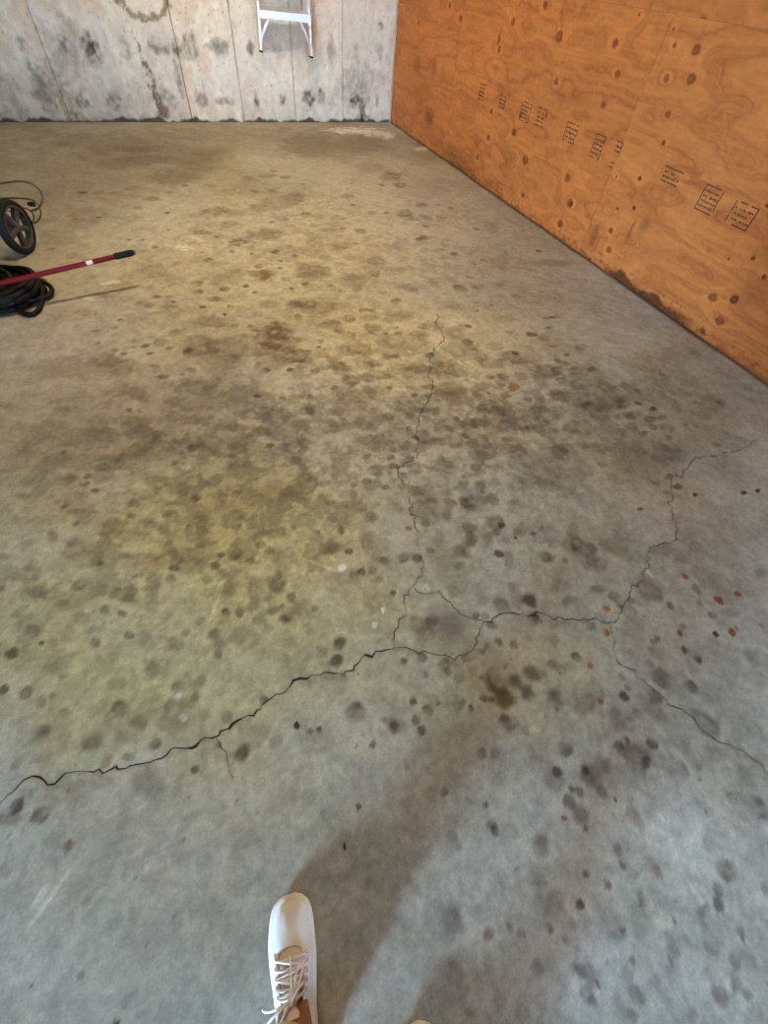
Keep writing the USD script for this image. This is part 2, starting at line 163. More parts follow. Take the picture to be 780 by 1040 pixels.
((585,660), "5 30 20 .6;60 65 13 .9o;98 210 12 .92r;95 178 18 .6;198 193 21 .82;215 155 15 .45;35 215 50 .55;440 8 12 .92;497 40 20 .88;470 145 26 .65;355 118 37 .6;190 115 16 .35;325 20 30 .4b;300 60 17 .4;225 12 15 .4;530 290 48 .6;325 190 32 .5;165 270 42 .4;215 268 19 .5;245 255 20 .5;290 220 30 .3;345 260 28 .3;240 430 62 .6;170 390 25 .55;310 380 27 .6;207 362 12 .6;285 450 20 .5;100 460 36 .5;60 510 43 .55;105 575 26 .65;40 490 16 .6;160 607 8 .7;15 580 19 .5;15 670 38 .5;235 690 35 .35b;525 653 10 .8;635 605 26 .87;745 640 42 .6;750 625 18 .6;720 30 35 .35;430 380 34 .25;690 300 65 .25;720 110 44 .25;560 430 40 .25;500 480 14 .35;430 480 28 .3;685 510 38 .25;385 490 20 .25;775 440 17 .5"),
((0,840), "280 80 26 .6b;130 652 8 .88;745 52 8 .6;547 208 8 .5;708 363 7 .6;505 720 31 .45;350 300 25 .3;225 165 16 .4;325 605 14 .4;20 180 30 .3;290 575 14 .3;180 690 10 .3;540 670 20 .2;80 355 6 .5;470 800 14 .8d;600 160 12 .35w"),
((195,840), "330 45 5 .6;205 10 8 .4"),
((390,840), "265 365 66 .6p;285 600 48 .68b;450 18 20 .75;275 40 23 .4;300 80 16 .4;480 237 21 .65;425 435 24 .5b;505 405 20 .6;555 440 21 .55;690 310 52 .4;625 290 30 .45;640 60 40 .5b;540 165 7 .75;340 390 6 .85;335 655 15 .4;620 575 33 .45;670 415 18 .5;735 455 18 .45;760 400 20 .4;625 190 45 .3;560 740 35 .3;470 700 35 .25;770 570 21 .4;345 760 20 .3"),
((585,840), "170 90 25 .5;185 148 19 .88;40 195 16 .6;128 237 18 .55;15 318 22 .7;310 160 45 .45b;325 175 30 .4b;270 175 5 .8;230 185 20 .4;275 300 30 .45;265 312 11 .75;400 378 13 .6;615 185 41 .65;620 150 20 .5;578 255 30 .6;570 310 29 .6;505 345 20 .65;525 330 18 .4;525 410 21 .45;545 480 34 .6;665 425 25 .45;680 455 9 .97;640 545 28 .6;690 530 47 .35;650 640 27 .65;700 685 25 .5;770 630 15 .6;735 760 29 .4;585 690 38 .5;470 770 31 .65;385 543 16 .6;400 480 42 .4;230 545 18 .45;370 560 60 .2;150 400 52 .35;265 400 66 .25;190 420 14 .5;250 675 37 .65;190 740 52 .6;230 760 28 .6;90 640 15 .6;62 705 23 .6;50 590 42 .45;20 580 28 .5;40 670 34 .4;215 600 30 .35;345 640 6 .6;770 250 20 .4;775 70 8 .5;37 128 4 .85;40 5 14 .7;545 60 32 .25;440 460 27 .25;130 540 6 .5"),
]
TINT = {'': (0.25, 0.215, 0.175), 'b': (0.30, 0.20, 0.10), 'p': (0.36, 0.30, 0.31), 'y': (0.62, 0.40, 0.16), 'r': (0.58, 0.23, 0.10), 'o': (0.90, 0.38, 0.08), 'd': (0.26, 0.07, 0.045), 'w': (1, 1, 1)}
CRACKS = [   # (width in metres, pixel path)
(0.0045, "-12 826;0 815;8 807;24 792;33 788;40 789;48 797;66 785;82 783;95 784;118 778;140 776;152 774;164 770;177 759;186 760;195 759.5;207.5 749;219 748;236 735;245 730;265 720;280 705;289 703;297.5 691;312 689;326 685;330 682.5;340 684;349 685;360 676;367.5 667.5;379 665;382 661;389 661;398.5 659"),
(0.0026, "398.5 659;407.7 657.5;421.5 661;440 664;451 665;461.5 670;481.5 658.5;483 647.7;490.8 630.8"),
(0.0032, "490.8 630.8;500 628;509 623;522.5 622.5;536 626;545 621;552.5 624;562.5 629.5;585 629;596 630;605 627.5;614 632;625 632;631 622.5;637.5 610;640 605;642.5 594;652.5 589;654 581;659 572.5;659 556;670 553;684 549;687.5 539;684.5 527.5;682 520;683 500;681 485;692.5 482.5;699 475;705 466;720 464;730 461"),
(0.0026, "730 461;747 459;758 453;770 447"),
(0.0048, "442 326;449 337.5;451 344.5;441 354;436 366;437.5 374;435 380;440 392.5;436 406;427.5 416;425 430;423 444;424 465;414 469;405 476"),
(0.0040, "445 319;442.5 330;449 337.5"),
(0.0030, "403 474;405 481;414 494;414 504;419 515;421 530;425 541;424 550;427.5 562.5;430 575;429 581;420 595;415 604;412.5 622.5;405 632.5;400 642.5;399 659"),
(0.0020, "421 596;422.5 599.5;435 602.5;449 605;460 616;467.5 624;480 628;490 629.5"),
(0.0028, "625 632;621 635;621.5 645;624 655;622.5 660;627.5 672.5;639 679;651 689;667.5 702.5;676 710;692.5 720;705 729;710 737.5;721 746;729 753;740 756;755 762.5;764 770;777.5 782.5;792 800"),
(0.0012, "219 748;225 760;232 775;237 790"),
]
SCRATCHES = "(300,566)(345,580)w;(320,551)(345,573)w;(362,547)(372,572)w;(102,835)(144,807)w;(82,869)(15,962)w;(643,717)(654,742)w;(667,740)(705,784)w;(660,790)(665,803)w;(669,777)(675,792)w;(670,715)(678,728)w;(297,568)(300,585)w;(220,600)(230,585)w;(52,892)(30,925)w;(118,880)(150,860)w;(245,520)(285,545)w;(205,650)(240,560)w;(330,470)(320,478)w;(700,900)(720,925)w;(560,905)(590,935)w;(640,560)(675,600)w"

def crack_line(text, seed, jitter=0.0055):
    p = np.array([[float(q) for q in s.split()] for s in text.split(';')])
    w = np.array([floor_at(*q)[:2] for q in p]); r = np.random.default_rng(seed); out = [w[0]]
    for a, b in zip(w[:-1], w[1:]):
        n = max(1, int(np.linalg.norm(b - a) / 0.012)); t = np.linspace(0, 1, n + 1)[1:, None]; seg = a + (b - a) * t
        seg[:-1] += r.normal(0, jitter, (n - 1, 2)) * min(1, np.linalg.norm(b - a) / 0.05); out += list(seg)
    out = np.array(out); d = np.r_[0, np.cumsum(np.linalg.norm(np.diff(out, axis=0), axis=1))]
    s = np.arange(0, d[-1], 0.0012); return np.stack([np.interp(s, d, out[:, 0]), np.interp(s, d, out[:, 1])], 1), s

def steps(a, b, lo, hi):          # coordinates from a to b whose spacing grows from lo to hi
    out = [a]
    while out[-1] < b:
        t = (out[-1] - a) / (b - a); out.append(out[-1] + lo + (hi - lo) * t)
    out[-1] = b; return np.array(out)

def grid_mesh(xs, ys):
    X, Y = np.meshgrid(xs, ys); V = np.stack([X.ravel(), Y.ravel()], 1); n = len(xs)
    i = (np.arange(len(ys) - 1)[:, None] * n + np.arange(n - 1)).ravel()
    F = np.vstack([np.stack([i, i + 1, i + n + 1], 1), np.stack([i, i + n + 1, i + n], 1)]); return V, F

def split4(V, F, sel):
    f = F[sel]; e = np.sort(np.vstack([f[:, [0, 1]], f[:, [1, 2]], f[:, [2, 0]]]), axis=1)
    key = e[:, 0].astype(np.int64) * (len(V) + 1) + e[:, 1]; u, first, inv = np.unique(key, return_index=True, return_inverse=True)
    mid = (V[e[first, 0]] + V[e[first, 1]]) / 2; k = len(f); m = inv.ravel() + len(V); a, b, c = m[:k], m[k:2 * k], m[2 * k:]
    new = np.vstack([np.stack(x, 1) for x in ((f[:, 0], a, c), (a, f[:, 1], b), (c, b, f[:, 2]), (a, b, c))])
    return np.vstack([V, mid]), np.vstack([F[~sel], new])

def build_floor():
    xs = np.r_[LX - 0.1, np.linspace(LX, -1.72, 56), steps(-1.7, RX + 0.02, 0.0072, 0.0072)]
    ys = np.r_[np.linspace(FY, -0.73, 64), steps(-0.7, 2.4, 0.0062, 0.0066), steps(2.412, BY + 0.05, 0.0085, 0.017)]
    V, F = grid_mesh(xs, ys)
    lines = [(w, *crack_line(t, 11 + i)) for i, (w, t) in enumerate(CRACKS)]
    P = np.vstack([l[1] for l in lines]); Wd = np.concatenate([np.full(len(l[1]), l[0]) for l in lines]); S = np.concatenate([l[2] + 7 * i for i, l in enumerate(lines)])
    tree = cKDTree(P)
    for thr in (0.022, 0.011, 0.0065):
        c = V[F].mean(1); d, _ = tree.query(c, distance_upper_bound=thr); V, F = split4(V, F, np.isfinite(d))
    P3 = np.c_[V, np.zeros(len(V))]
    n0 = lambda sc, oc, sd: meshkit.fbm(P3 / sc, oc, sd) - 0.5
    low, mid, fin = n0(0.9, 3, 1), n0(0.16, 4, 2), n0(0.035, 3, 3)
    wx, wy = n0(0.06, 3, 4), n0(0.06, 3, 5); ux, uy = n0(0.016, 2, 6), n0(0.016, 2, 7)
    stre = meshkit.fbm(np.c_[(V[:, 0] * .7 + V[:, 1] * .7) / 0.05, (V[:, 1] * .7 - V[:, 0] * .7) / 0.3, np.zeros(len(V))], 3, 8) - 0.5
    base = np.array([0.368, 0.346, 0.302])
    rgb = base * (1 + 0.30 * low + 0.36 * mid + 0.42 * fin + 0.20 * stre + 0.30 * (meshkit.noise(P3 / 0.012, 15) - 0.5))[:, None]
    brown = sstep(-0.05, 0.25, n0(0.55, 3, 9))[:, None]; rgb *= 1 - brown * np.array([0.02, 0.06, 0.12])
    kd = cKDTree(V)
    def zone(u, v, ru, rv, mult, sharp=0.35, warp=0.25):
        c = floor_at(u, v)[:2]; A = np.stack([(floor_at(u + 3, v)[:2] - floor_at(u - 3, v)[:2]) / 6 * ru, (floor_at(u, v + 3)[:2] - floor_at(u, v - 3)[:2]) / 6 * rv], 1)
        q = (V - c) @ np.linalg.inv(A).T; d = np.hypot(q[:, 0], q[:, 1]) + warp * 2.2 * (low + mid)
        k = sstep(1 + sharp, 1 - sharp, d)[:, None]; return 1 + k * (np.array(mult) - 1), k
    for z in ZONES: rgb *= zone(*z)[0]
    # close-set small blotches over the dirty middle of the floor
    dense = np.zeros(len(V))
    for u, v, ru, rv, s in ((420, 420, 210, 110, 1.0), (230, 500, 190, 120, 0.9), (600, 420, 110, 60, .7), (300, 260, 220, 70, 0.6), (110, 640, 170, 110, 0.5), (620, 820, 200, 160, 0.3)):
        dense = np.maximum(dense, s * zone(u, v, ru, rv, (1, 1, 1), 0.5)[1][:, 0])
    bl = sstep(0.04, 0.11, n0(0.075, 4, 12)) + 0.6 * sstep(0.06, 0.12, n0(0.028, 3, 13)); vein = sstep(0.022, 0.0, np.abs(n0(0.085, 4, 14)))
    rgb *= (1 - 0.34 * dense * np.minimum(bl, 1.2))[:, None]; rgb *= 1 + (0.22 * dense * vein)[:, None] * np.array([1, 1, 0.8])
    for si, ((u0, v0), text) in enumerate(STAINS):
        for s in text.split(';'):
            q = s.split(); col = q[-1][-1] if q[-1][-1].isalpha() else ''; dark = float(q[-1].rstrip('bpyrodw')); q = [float(x) for x in q[:-1]]
            u, v = u0 + q[0] / 4, v0 + q[1] / 4; c = floor_at(u, v)[:2]
            J = np.stack([(floor_at(u + 1, v)[:2] - floor_at(u - 1, v)[:2]) / 2, (floor_at(u, v + 1)[:2] - floor_at(u, v - 1)[:2]) / 2], 1)
            if len(q) == 4: A = J * np.array([q[2], q[3]]) / 4; r = max(np.linalg.norm(A[:, 0]), np.linalg.norm(A[:, 1])); small = np.sqrt(abs(np.linalg.det(A)))
            else:
                r = q[2] / 4 * (np.linalg.norm(J[:, 0]) if v < 420 else math.sqrt(abs(np.linalg.det(J)))); A = np.eye(2) * r; small = r
            i = np.array(kd.query_ball_point(c, 1.9 * r)); 
            if len(i) == 0: continue
            big = small > 0.035
            k1, k2 = (0.7 * small, 0.22 * small) if not big else (0.75 * small, 0.22 * small)
            p = V[i] - c + np.stack([wx[i] * k1 + ux[i] * k2, wy[i] * k1 + uy[i] * k2], 1) * 1.6
            t = p @ np.linalg.inv(A).T; d = np.hypot(t[:, 0], t[:, 1])
            soft = 0.24 if small < 0.02 else 0.40 if small < 0.05 else 0.52
            k = sstep(1.0 + soft, 1.0 - soft, d) * (0.72 + 0.28 * sstep(0.2, 0.95, d)) if big and col in '' else sstep(1.0 + soft, 1.0 - soft, d)
            k = k * np.clip(1 + 2.4 * fin[i] + 0.8 * mid[i], 0.3, 1.35)
            if col == 'w': rgb[i] += (np.array([0.78, 0.77, 0.72]) - rgb[i]) * np.clip(dark * k, 0, 1)[:, None]
            else:
                g = STAIN_GAIN * (1.0 + 0.5 * float(np.clip((440 - v) / 140, 0, 1))) if col in ('', 'b', 'p') else 1.5
                rgb[i] *= 1 + (np.array(TINT[col] if col or v > 560 else (0.33, 0.265, 0.195)) - 1) * np.clip(dark * k * g, 0, 1)[:, None]
    for s in SCRATCHES.split(';'):
        a = re.findall(r'\((\d+),(\d+)\)', s); A, B = (floor_at(*map(float, x))[:2] for x in a); n = max(2, int(np.linalg.norm(B - A) / 0.006))
        L = A + (B - A) * np.linspace(0, 1, n)[:, None] + np.outer(np.sin(np.linspace(0, 5, n)), [0.002, 0.002]); lt = cKDTree(L)
        i = np.array(kd.query_ball_point((A + B) / 2, np.linalg.norm(B - A) / 2 + 0.02)); d, j = lt.query(V[i]); t = j / n
        k = np.exp(-(d / 0.0042) ** 2) * np.sin(np.pi * np.clip(t * 0.9 + .05, 0, 1)) * np.clip(0.8 + 2.5 * fin[i], 0.1, 1.2) * 0.5
        rgb[i] *= 1 + k[:, None]
    pin = rng.uniform([-1.2, -.5], [2.8, 4.0], (900, 2)); d, _ = cKDTree(pin).query(V, distance_upper_bound=0.006)
    rgb *= np.where(np.isfinite(d), 1 - 0.5 * sstep(0.0055, 0.001, np.minimum(d, 1)) * (mid > 0), 1)[:, None]
    # dirt against the two walls
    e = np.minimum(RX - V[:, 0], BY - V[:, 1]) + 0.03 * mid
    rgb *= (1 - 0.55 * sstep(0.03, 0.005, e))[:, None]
    # cracks: real grooves
    d, j = tree.query(V, distance_upper_bound=0.02); hit = np.isfinite(d); j = np.where(hit, j, 0)
    w = Wd[j] * (0.30 + 1.5 * meshkit.noise(np.c_[S[j] / 0.03, S[j] * 0, S[j] * 0], 3)) * 0.42
    wide = ((Wd[j] > 0.0043) & (Wd[j] < 0.0047)) * sstep(0.72, 0.85, meshkit.noise(np.c_[S[j] / 0.06, S[j] * 0, S[j] * 0], 9)); w = w * (1 + 1.2 * wide)
    k = np.where(hit, sstep(1.0, 0.35, np.where(hit, d, 1) / np.maximum(w, 1e-5)), 0)
    halo = np.where(hit, sstep(0.012, 0.001, np.where(hit, d, 1)), 0)
    rgb *= (1 - 0.12 * halo)[:, None]; rgb *= (1 - 0.93 * k)[:, None]
    z = -0.0035 * k - 0.0006 * halo
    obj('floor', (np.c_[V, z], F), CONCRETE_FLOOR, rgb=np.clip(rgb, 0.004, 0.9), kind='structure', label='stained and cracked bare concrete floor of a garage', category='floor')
STAIN_GAIN = 1.08
ZONES = [  # broad tone patches of the slab: dirt and pale film, partly painted-in light (u, v, ru, rv, multiplier, softness)
    (300, 235, 190, 55, (1.18, 1.15, 1.08), 0.5), (430, 350, 110, 45, (1.36, 1.29, 1.08), 0.6), (260, 545, 130, 70, (1.12, 1.10, 1.0), 0.6),
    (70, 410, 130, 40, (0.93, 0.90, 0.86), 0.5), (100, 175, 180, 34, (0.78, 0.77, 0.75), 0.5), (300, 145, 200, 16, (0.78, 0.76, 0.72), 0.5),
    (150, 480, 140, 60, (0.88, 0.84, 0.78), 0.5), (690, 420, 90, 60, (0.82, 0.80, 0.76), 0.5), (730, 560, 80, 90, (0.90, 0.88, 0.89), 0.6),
    (640, 925, 140, 125, (1.28, 1.34, 1.40), 0.3), (725, 850, 70, 60, (1.12, 1.14, 1.15), .4), (180, 610, 230, 140, (1.16, 1.11, 0.84), 0.6), (330, 400, 330, 190, (1.08, 1.02, 0.84), 0.6), (60, 720, 110, 70, (1.02, 1.0, 0.88), .4), (545, 690, 60, 45, (1.08, 1.02, .84), .6), (540, 260, 80, 60, (0.92, 0.93, 0.92), 0.6), (620, 350, 60, 60, (0.95, 0.95, 0.93), 0.6), (620, 820, 90, 40, (1.08, 1.10, 1.12), .5),  # lower-right bluish film and left tan dust also carry painted-in light tint
]
build_floor()

# ------------------------------------------------------------------ the back wall: board-formed concrete
def build_back_wall():
    seams = [-1.36, -0.757, 0.455, 1.03, 1.641, 2.232]
    fine = np.unique(np.concatenate([[s + o for o in (-.012, -.009, -.006, -.003, 0, .003, .006, .009, .012)] for s in seams]))
    xs = np.unique(np.round(np.r_[np.linspace(LX, -1.7, 70), np.arange(-1.66, RX, 0.012), RX, fine], 4))
    zs = np.r_[steps(-0.01, 0.08, 0.006, 0.008), steps(0.09, 1.05, 0.012, 0.012), np.linspace(1.08, CZ, 48)]
    V, F = grid_mesh(xs, zs); P = np.c_[V, np.zeros(len(V))]
    n0 = lambda sx, sz, oc, sd: meshkit.fbm(np.c_[V[:, 0] / sx, V[:, 1] / sz, P[:, 2]], oc, sd) - 0.5
    low, mid, fin = n0(.6, .7, 3, 21), n0(.12, .16, 4, 22), n0(.03, .04, 3, 23)
    drip = n0(.06, .5, 3, 24); wx, wz = n0(.05, .05, 3, 25), n0(.05, .05, 3, 26)
    panel = np.searchsorted(seams, V[:, 0]); tone = np.array([1.0, 0.93, 0.99, 1.08, 1.06, 1.03, 0.98])[panel]
    rgb = np.array([0.775, 0.735, 0.655]) * (tone * (1 + .14 * low + .20 * mid + .16 * fin + .12 * drip))[:, None]
    rgb *= 1 - (sstep(0.08, 0.2, low + .5 * mid) * .18)[:, None] * np.array([.6, .9, 1.2])
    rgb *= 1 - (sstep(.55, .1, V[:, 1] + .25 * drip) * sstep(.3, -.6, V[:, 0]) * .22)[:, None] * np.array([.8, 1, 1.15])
    y = np.zeros(len(V))
    for i, s in enumerate(seams):
        d = np.abs(V[:, 0] - s - .006 * n0(.3, .2, 2, 30 + i)); k = sstep(.008, .001, d); y += .008 * k
        rgb *= (1 - (.6 if s in (1.03, 0.455) else .42) * k * np.clip(.75 + 1.6 * drip + mid, .2, 1))[:, None]
        if s in (1.03, .455): rgb *= (1 - .35 * sstep(.03, .0, d + .06 * (mid + .1)) * sstep(-.05, .2, drip + mid))[:, None]
    faint = np.abs(V[:, 0] + .135 + .08 * V[:, 1]); rgb *= (1 - .14 * sstep(.006, .001, faint))[:, None]; rgb *= 1 + ((V[:, 0] < -.135 - .08 * V[:, 1]) & (V[:, 0] > -.757))[:, None] * np.array([-.05, -.04, .0])
    def mark(u, v, ru, rv, k, tint=(.42, .38, .33), soft=.5, warp=1.0):
        c = back_at(u, v); px = 0.0163
        a, b = ru * px, rv * px
        q = np.hypot((V[:, 0] - c[0] + wx * a * 1.6 * warp) / a, (V[:, 1] - c[2] + wz * b * 1.6 * warp) / b)
        m = k * sstep(1 + soft, 1 - soft, q) * np.clip(1 + 2.2 * fin + mid, .2, 1.3)
        rgb[:] = rgb * (1 + (np.array(tint) - 1) * np.clip(m, 0, 1)[:, None])
    for m in WALL_MARKS: mark(*m)
    path = np.array([(138, 40), (142, 50), (144, 60), (150, 70), (152, 80), (156, 90), (160, 102), (165, 113)], float)
    Q = spline(np.array([back_at(*p)[[0, 2]] for p in path]), 10); wd = np.interp(np.arange(len(Q)), [0, 10, 25, 45, 60, len(Q)], [.03, .05, .055, .08, .05, .11])
    d, j = cKDTree(Q).query(V); m = sstep(1.0, .45, (d + .1 * np.abs(wx) + .05 * wz) / wd[j]) * sstep(-.34, -.06, mid + fin)
    rgb *= 1 + (np.array([.30, .25, .18]) - 1) * (.95 * m)[:, None]
    c = back_at(145, 0); q = np.hypot((V[:, 0] - c[0] + .08 * wx) / .24, (V[:, 1] - c[2] + .08 * wz) / .135); m = sstep(.22, .06, np.abs(q - .85)) * sstep(-.3, -.05, mid + fin)
    rgb *= 1 + (np.array([.40, .34, .25]) - 1) * (.9 * m)[:, None]
    pit = .7 * sstep(.29, .36, n0(.014, .018, 2, 41)); rgb *= (1 - .45 * pit)[:, None]; y += .002 * pit
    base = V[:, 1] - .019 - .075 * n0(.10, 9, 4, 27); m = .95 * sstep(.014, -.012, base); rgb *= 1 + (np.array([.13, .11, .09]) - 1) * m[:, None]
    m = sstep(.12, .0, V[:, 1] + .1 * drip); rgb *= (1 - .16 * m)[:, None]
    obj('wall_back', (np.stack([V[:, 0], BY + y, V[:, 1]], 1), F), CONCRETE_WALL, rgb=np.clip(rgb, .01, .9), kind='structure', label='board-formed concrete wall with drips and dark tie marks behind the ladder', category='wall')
G = (.38, .365, .34); D = (.20, .18, .155)
WALL_MARKS = [(260.5, 103, 2, 3, .7, D), (287, 102, 2, 3, .7, D), (314, 102, 4, 5, .8, D), (326, 98, 3, 4, .7, D), (337, 103, 4, 3, .4, G), (360, 102, 5, 4, .8, D), (383.5, 102, 1.5, 3, .6, D),
    (254, 50, 2, 3, .5, D), (282, 49, 5, 4, .35, G), (336, 50, 3, 5, .55, G), (361.5, 52, 2, 4, .5, G), (386, 52, 3, 4, .5, G), (386, 26, 2, 1.5, .9, D), (364, 90, 12, 13, .5, G), (368, 110, 2, 9, .6, D), (369, 119, 4, 2, .8, D), (386, 79, 4, 4, .35, G), (345, 92, 6, 6, .25, G),
    (22, 43, 3, 3, .75, D), (68, 50, 10, 10, .45, G), (62, 44, 3, 4, .5, D), (94, 51, 5, 7, .75, D), (94, 45, 2, 3, .8, D), (7, 93, 7, 9, .45, G), (40, 87, 5, 12, .5, G), (56, 92, 9, 12, .5, G), (83, 103, 4, 4, .6, D), (115, 103, 4, 4, .5, D), (128, 47, 3, 5, .55, D), (158, 47, 4, 3, .6, D), (173, 51, 4, 3, .6, D), (182, 50, 3, 4, .6, D), (194, 46, 4, 6, .7, D), (182, 83, 2, 8, .6, D), (224, 50, 5, 4, .6, D), (216, 49, 4, 2, .4, D), (205, 101, 3, 5, .55, D), (230, 103, 6, 2, .5, D), (164, 95, 4, 4, .5, D), (176, 104, 3, 4, .5, D), (254, 50, 2, 3, .4, D), (100, 75, 30, 25, .18, G), (30, 100, 40, 18, .2, G), (140, 104, 20, 8, .25, G), (25, 120, 60, 4, .3, G), (300, 40, 30, 12, .12, G), (318, 70, 5, 22, .22, G), (240, 75, 5, 20, .12, G), (300, 110, 30, 10, .2, G)]
build_back_wall()

# ------------------------------------------------------------------ the plywood wall: separate sheets on the right
KNOTS = "554 5 4;521 22.5 4;568 37 6;507 50 3.5;565 83 4;499 113.5 3;528.5 116.7 3;555 116.7 3;522 134.6 4;496 140 3;485 159.5 3;533.6 162 5.5;576.7 180.8 4.5;531 198.7 3;579 206 5.5;569 227 4.5;625 43.6 5;627.4 75 5;612.6 106.4 4;635.6 137 3d;685 46 3.5;707 51 7;677 79.5 5;702 80 7;678.7 116 4.5;673.8 145 4d;649.7 181 4d;715 19 4.5;626 179.5 2d;644 211 3.5d;627 212 2.2d;620.5 234 4;618.5 253.6 4.5;623 240 1.4d;599 263 2.4d;724 302 7;746 304 8d;731 326 7.5;765 262 3.6d;776 281 4.4d;740 262.6 2.2d;779 209 3.5d;580 207 3.5;755.6 376.7 2.2d;713 336 4;684 29.5 2.5;649 15 2.5"
SMEARS = "507 38 1.6 9 .7 d;405 51 2.4 6 .5;424 64 3.5 8 .45;441 69 3 10 .5;450 77 3 8 .4;436 120 5 10 .65;484 145 3.5 9 .4;436 142 10 6 .25;603 240 3 14 .6;641 233 1.8 16 .6;654 228 4.5 12 .45;713 336 5 3 .5;480 100 20 8 .2;588 205 12 10 .2;765 300 14 20 .2;515 158 8 10 .25;571 204 10 8 .25"
def build_plywood():
    T, GAP = 0.012, 0.002
    root = xform('wall_right', kind='structure', label='varnished plywood sheets covering the right wall down to the floor', category='wall')
    obj('backing', box((RX + T + .001, FY, 0), (RX + .09, BY, CZ)), DARK_STEEL, root)
    knots = []
    for s in KNOTS.split(';'):
        q = s.split(); dk = q[2].endswith('d'); u, v, r = float(q[0]), float(q[1]), float(q[2].rstrip('d')); c = ply_at(u, v)
        rr = r * 0.55 * abs(np.linalg.norm(ply_at(u, v + 1) - ply_at(u, v - 1)) / 2 + np.linalg.norm(ply_at(u + 1, v) - ply_at(u - 1, v)) / 2) / 2
        knots.append((c[1], c[2], rr, dk))
    sheets = []
    for i, (y0, y1) in enumerate([(5.222, BY - .004), (2.796, 5.218), (.37, 2.792), (-2.05, .366), (FY, -2.054)]): sheets.append((y0, y1, .006, 1.2325, i, 0.0055))
    for i, (y0, y1) in enumerate([(4.01, BY - .004), (1.575, 4.006), (-.86, 1.571), (FY, -.864)]): sheets.append((y0, y1, 1.2340, 2.45, 7 + i, 0.012))
    for y0, y1, z0, z1, sd, step in sheets:
        seen = y1 > .3 and z0 < 1; st = step if seen else (.02 if y1 > 1.6 else .08)
        ys, zs = np.linspace(y0, y1, int((y1 - y0) / st) + 2), np.linspace(z0, z1, int((z1 - z0) / st) + 2)
        V, F = grid_mesh(ys, zs); Pn = np.zeros(len(V)); near = [k for k in knots if y0 < k[0] < y1 and z0 - .02 < k[1] < z1]
        if not near:
            r = np.random.default_rng(sd); near = [(r.uniform(y0, y1), r.uniform(z0, z1), r.uniform(.012, .02), False) for _ in range(6)]
        y, z = V[:, 0], V[:, 1]
        n0 = lambda sy, sz, oc, s: meshkit.fbm(np.c_[y / sy + 31 * sd, z / sz, Pn], oc, s + sd) - .5
        # a peeled log: the grain lines are the level lines of a smooth height, lifted round each knot
        loose = 1.0 if sd in (1, 8) else .55
        wave = n0(.9, .16, 2, 51) * 1.0 + loose * n0(.28, .13, 3, 52) * .55 + n0(.07, .04, 2, 55) * .03
        h = wave + (z - z0) * 0.9
        for ky, kz, kr, dk in near:
            q = ((y - ky) / (kr * 3.4)) ** 2 + ((z - kz) / (kr * 2.2)) ** 2; h = h + (.24 if kr > .015 else .13) * np.exp(-q)
        per = 8.0
        ring = h * per + .35 * n0(.05, .02, 2, 53); ph = ring - np.floor(ring)
        late = sstep(.3, .88, ph) * sstep(1.0, .9, ph); r2 = h * 30 + .5 * n0(.06, .02, 2, 64); p2 = r2 - np.floor(r2); late2 = sstep(.2, .8, p2) * sstep(1., .85, p2); wide = .5 + .5 * np.sin(2 * np.pi * h * 3.3 + 1.7)
        fibre = n0(.16, .011, 3, 54); low = n0(.6, .4, 3, 56); spk = n0(.03, .012, 2, 57)
        base = np.array(PLY_BASE) * (1 + .12 * (sd in (2, 9)) * np.array([.2, .3, .6]))
        rgb = base * (1 + .30 * low + .34 * fibre + .16 * spk)[:, None]
        rgb = rgb * (1 - (.13 * late * (.4 + .9 * wide) + .14 * late2 * (.3 + wide) + .13 * wide)[:, None] * np.array([.75, 1.0, 1.15]))
        for ky, kz, kr, dk in near:
            d = np.hypot((y - ky) / 1.25, z - kz) * (1 + .25 * fibre) + .3 * kr * spk
            rgb *= 1 + (.14 * np.exp(-(d / (kr * 2.6)) ** 2) * (d > kr))[:, None]
            k = sstep(kr * 1.15, kr * .7, d)[:, None]; tint = np.array((.16, .09, .07) if dk else (.42, .30, .20))
            rgb *= 1 + (tint - 1) * k * (.8 + .2 * sstep(.3, 1, d / kr)[:, None])
            if not dk: rgb *= 1 - .35 * np.exp(-((d - kr) / (kr * .16)) ** 2)[:, None]
        for s in SMEARS.split(';'):
            q = s.split(); u, v, ru, rv, k = map(float, q[:5]); c = ply_at(u, v)
            if not (y0 - .1 < c[1] < y1 + .1 and z0 - .1 < c[2] < z1): continue
            dv = np.linalg.norm(ply_at(u, v + 1) - ply_at(u, v - 1)) / 2; du = np.linalg.norm(ply_at(u + 1, v) - ply_at(u - 1, v)) / 2
            d = np.hypot((y - c[1] + .02 * n0(.04, .05, 2, 58)) / (ru * du), (z - c[2]) / (rv * dv * .9))
            m = k * sstep(1.4, .4, d) * np.clip(1 + 2 * fibre, .3, 1.2)
            rgb *= 1 + (np.array((.35, .10, .05) if len(q) > 5 else (.42, .40, .40)) - 1) * np.clip(m, 0, 1)[:, None]
        if z0 < 1:   # mould and damp along the foot of the sheet
            edge = z - .018 - .07 * n0(.10, 9, 3, 59); foot = sstep(.012, -.012, edge)
            heavy = sstep(1.6, 1.78, y) * sstep(2.52, 2.38, y); e2 = z - .050 - .09 * n0(.09, .06, 3, 60); heavy = heavy * sstep(.022, -.012, e2)
            back = sstep(3.9, 4.3, y) * sstep(5.7, 5.1, y) * sstep(.20, .02, z + .25 * n0(.2, .1, 3, 61)) * .75
            rgb *= 1 + (np.array([.25, .22, .20]) - 1) * np.clip(np.maximum(foot * .6, heavy), 0, 1)[:, None]; rgb *= 1 + (np.array([.45, .46, .46]) - 1) * back[:, None]
            spots = sstep(.14, .22, n0(.025, .02, 3, 62)) * sstep(.16, .02, z); rgb *= (1 - .5 * spots)[:, None]
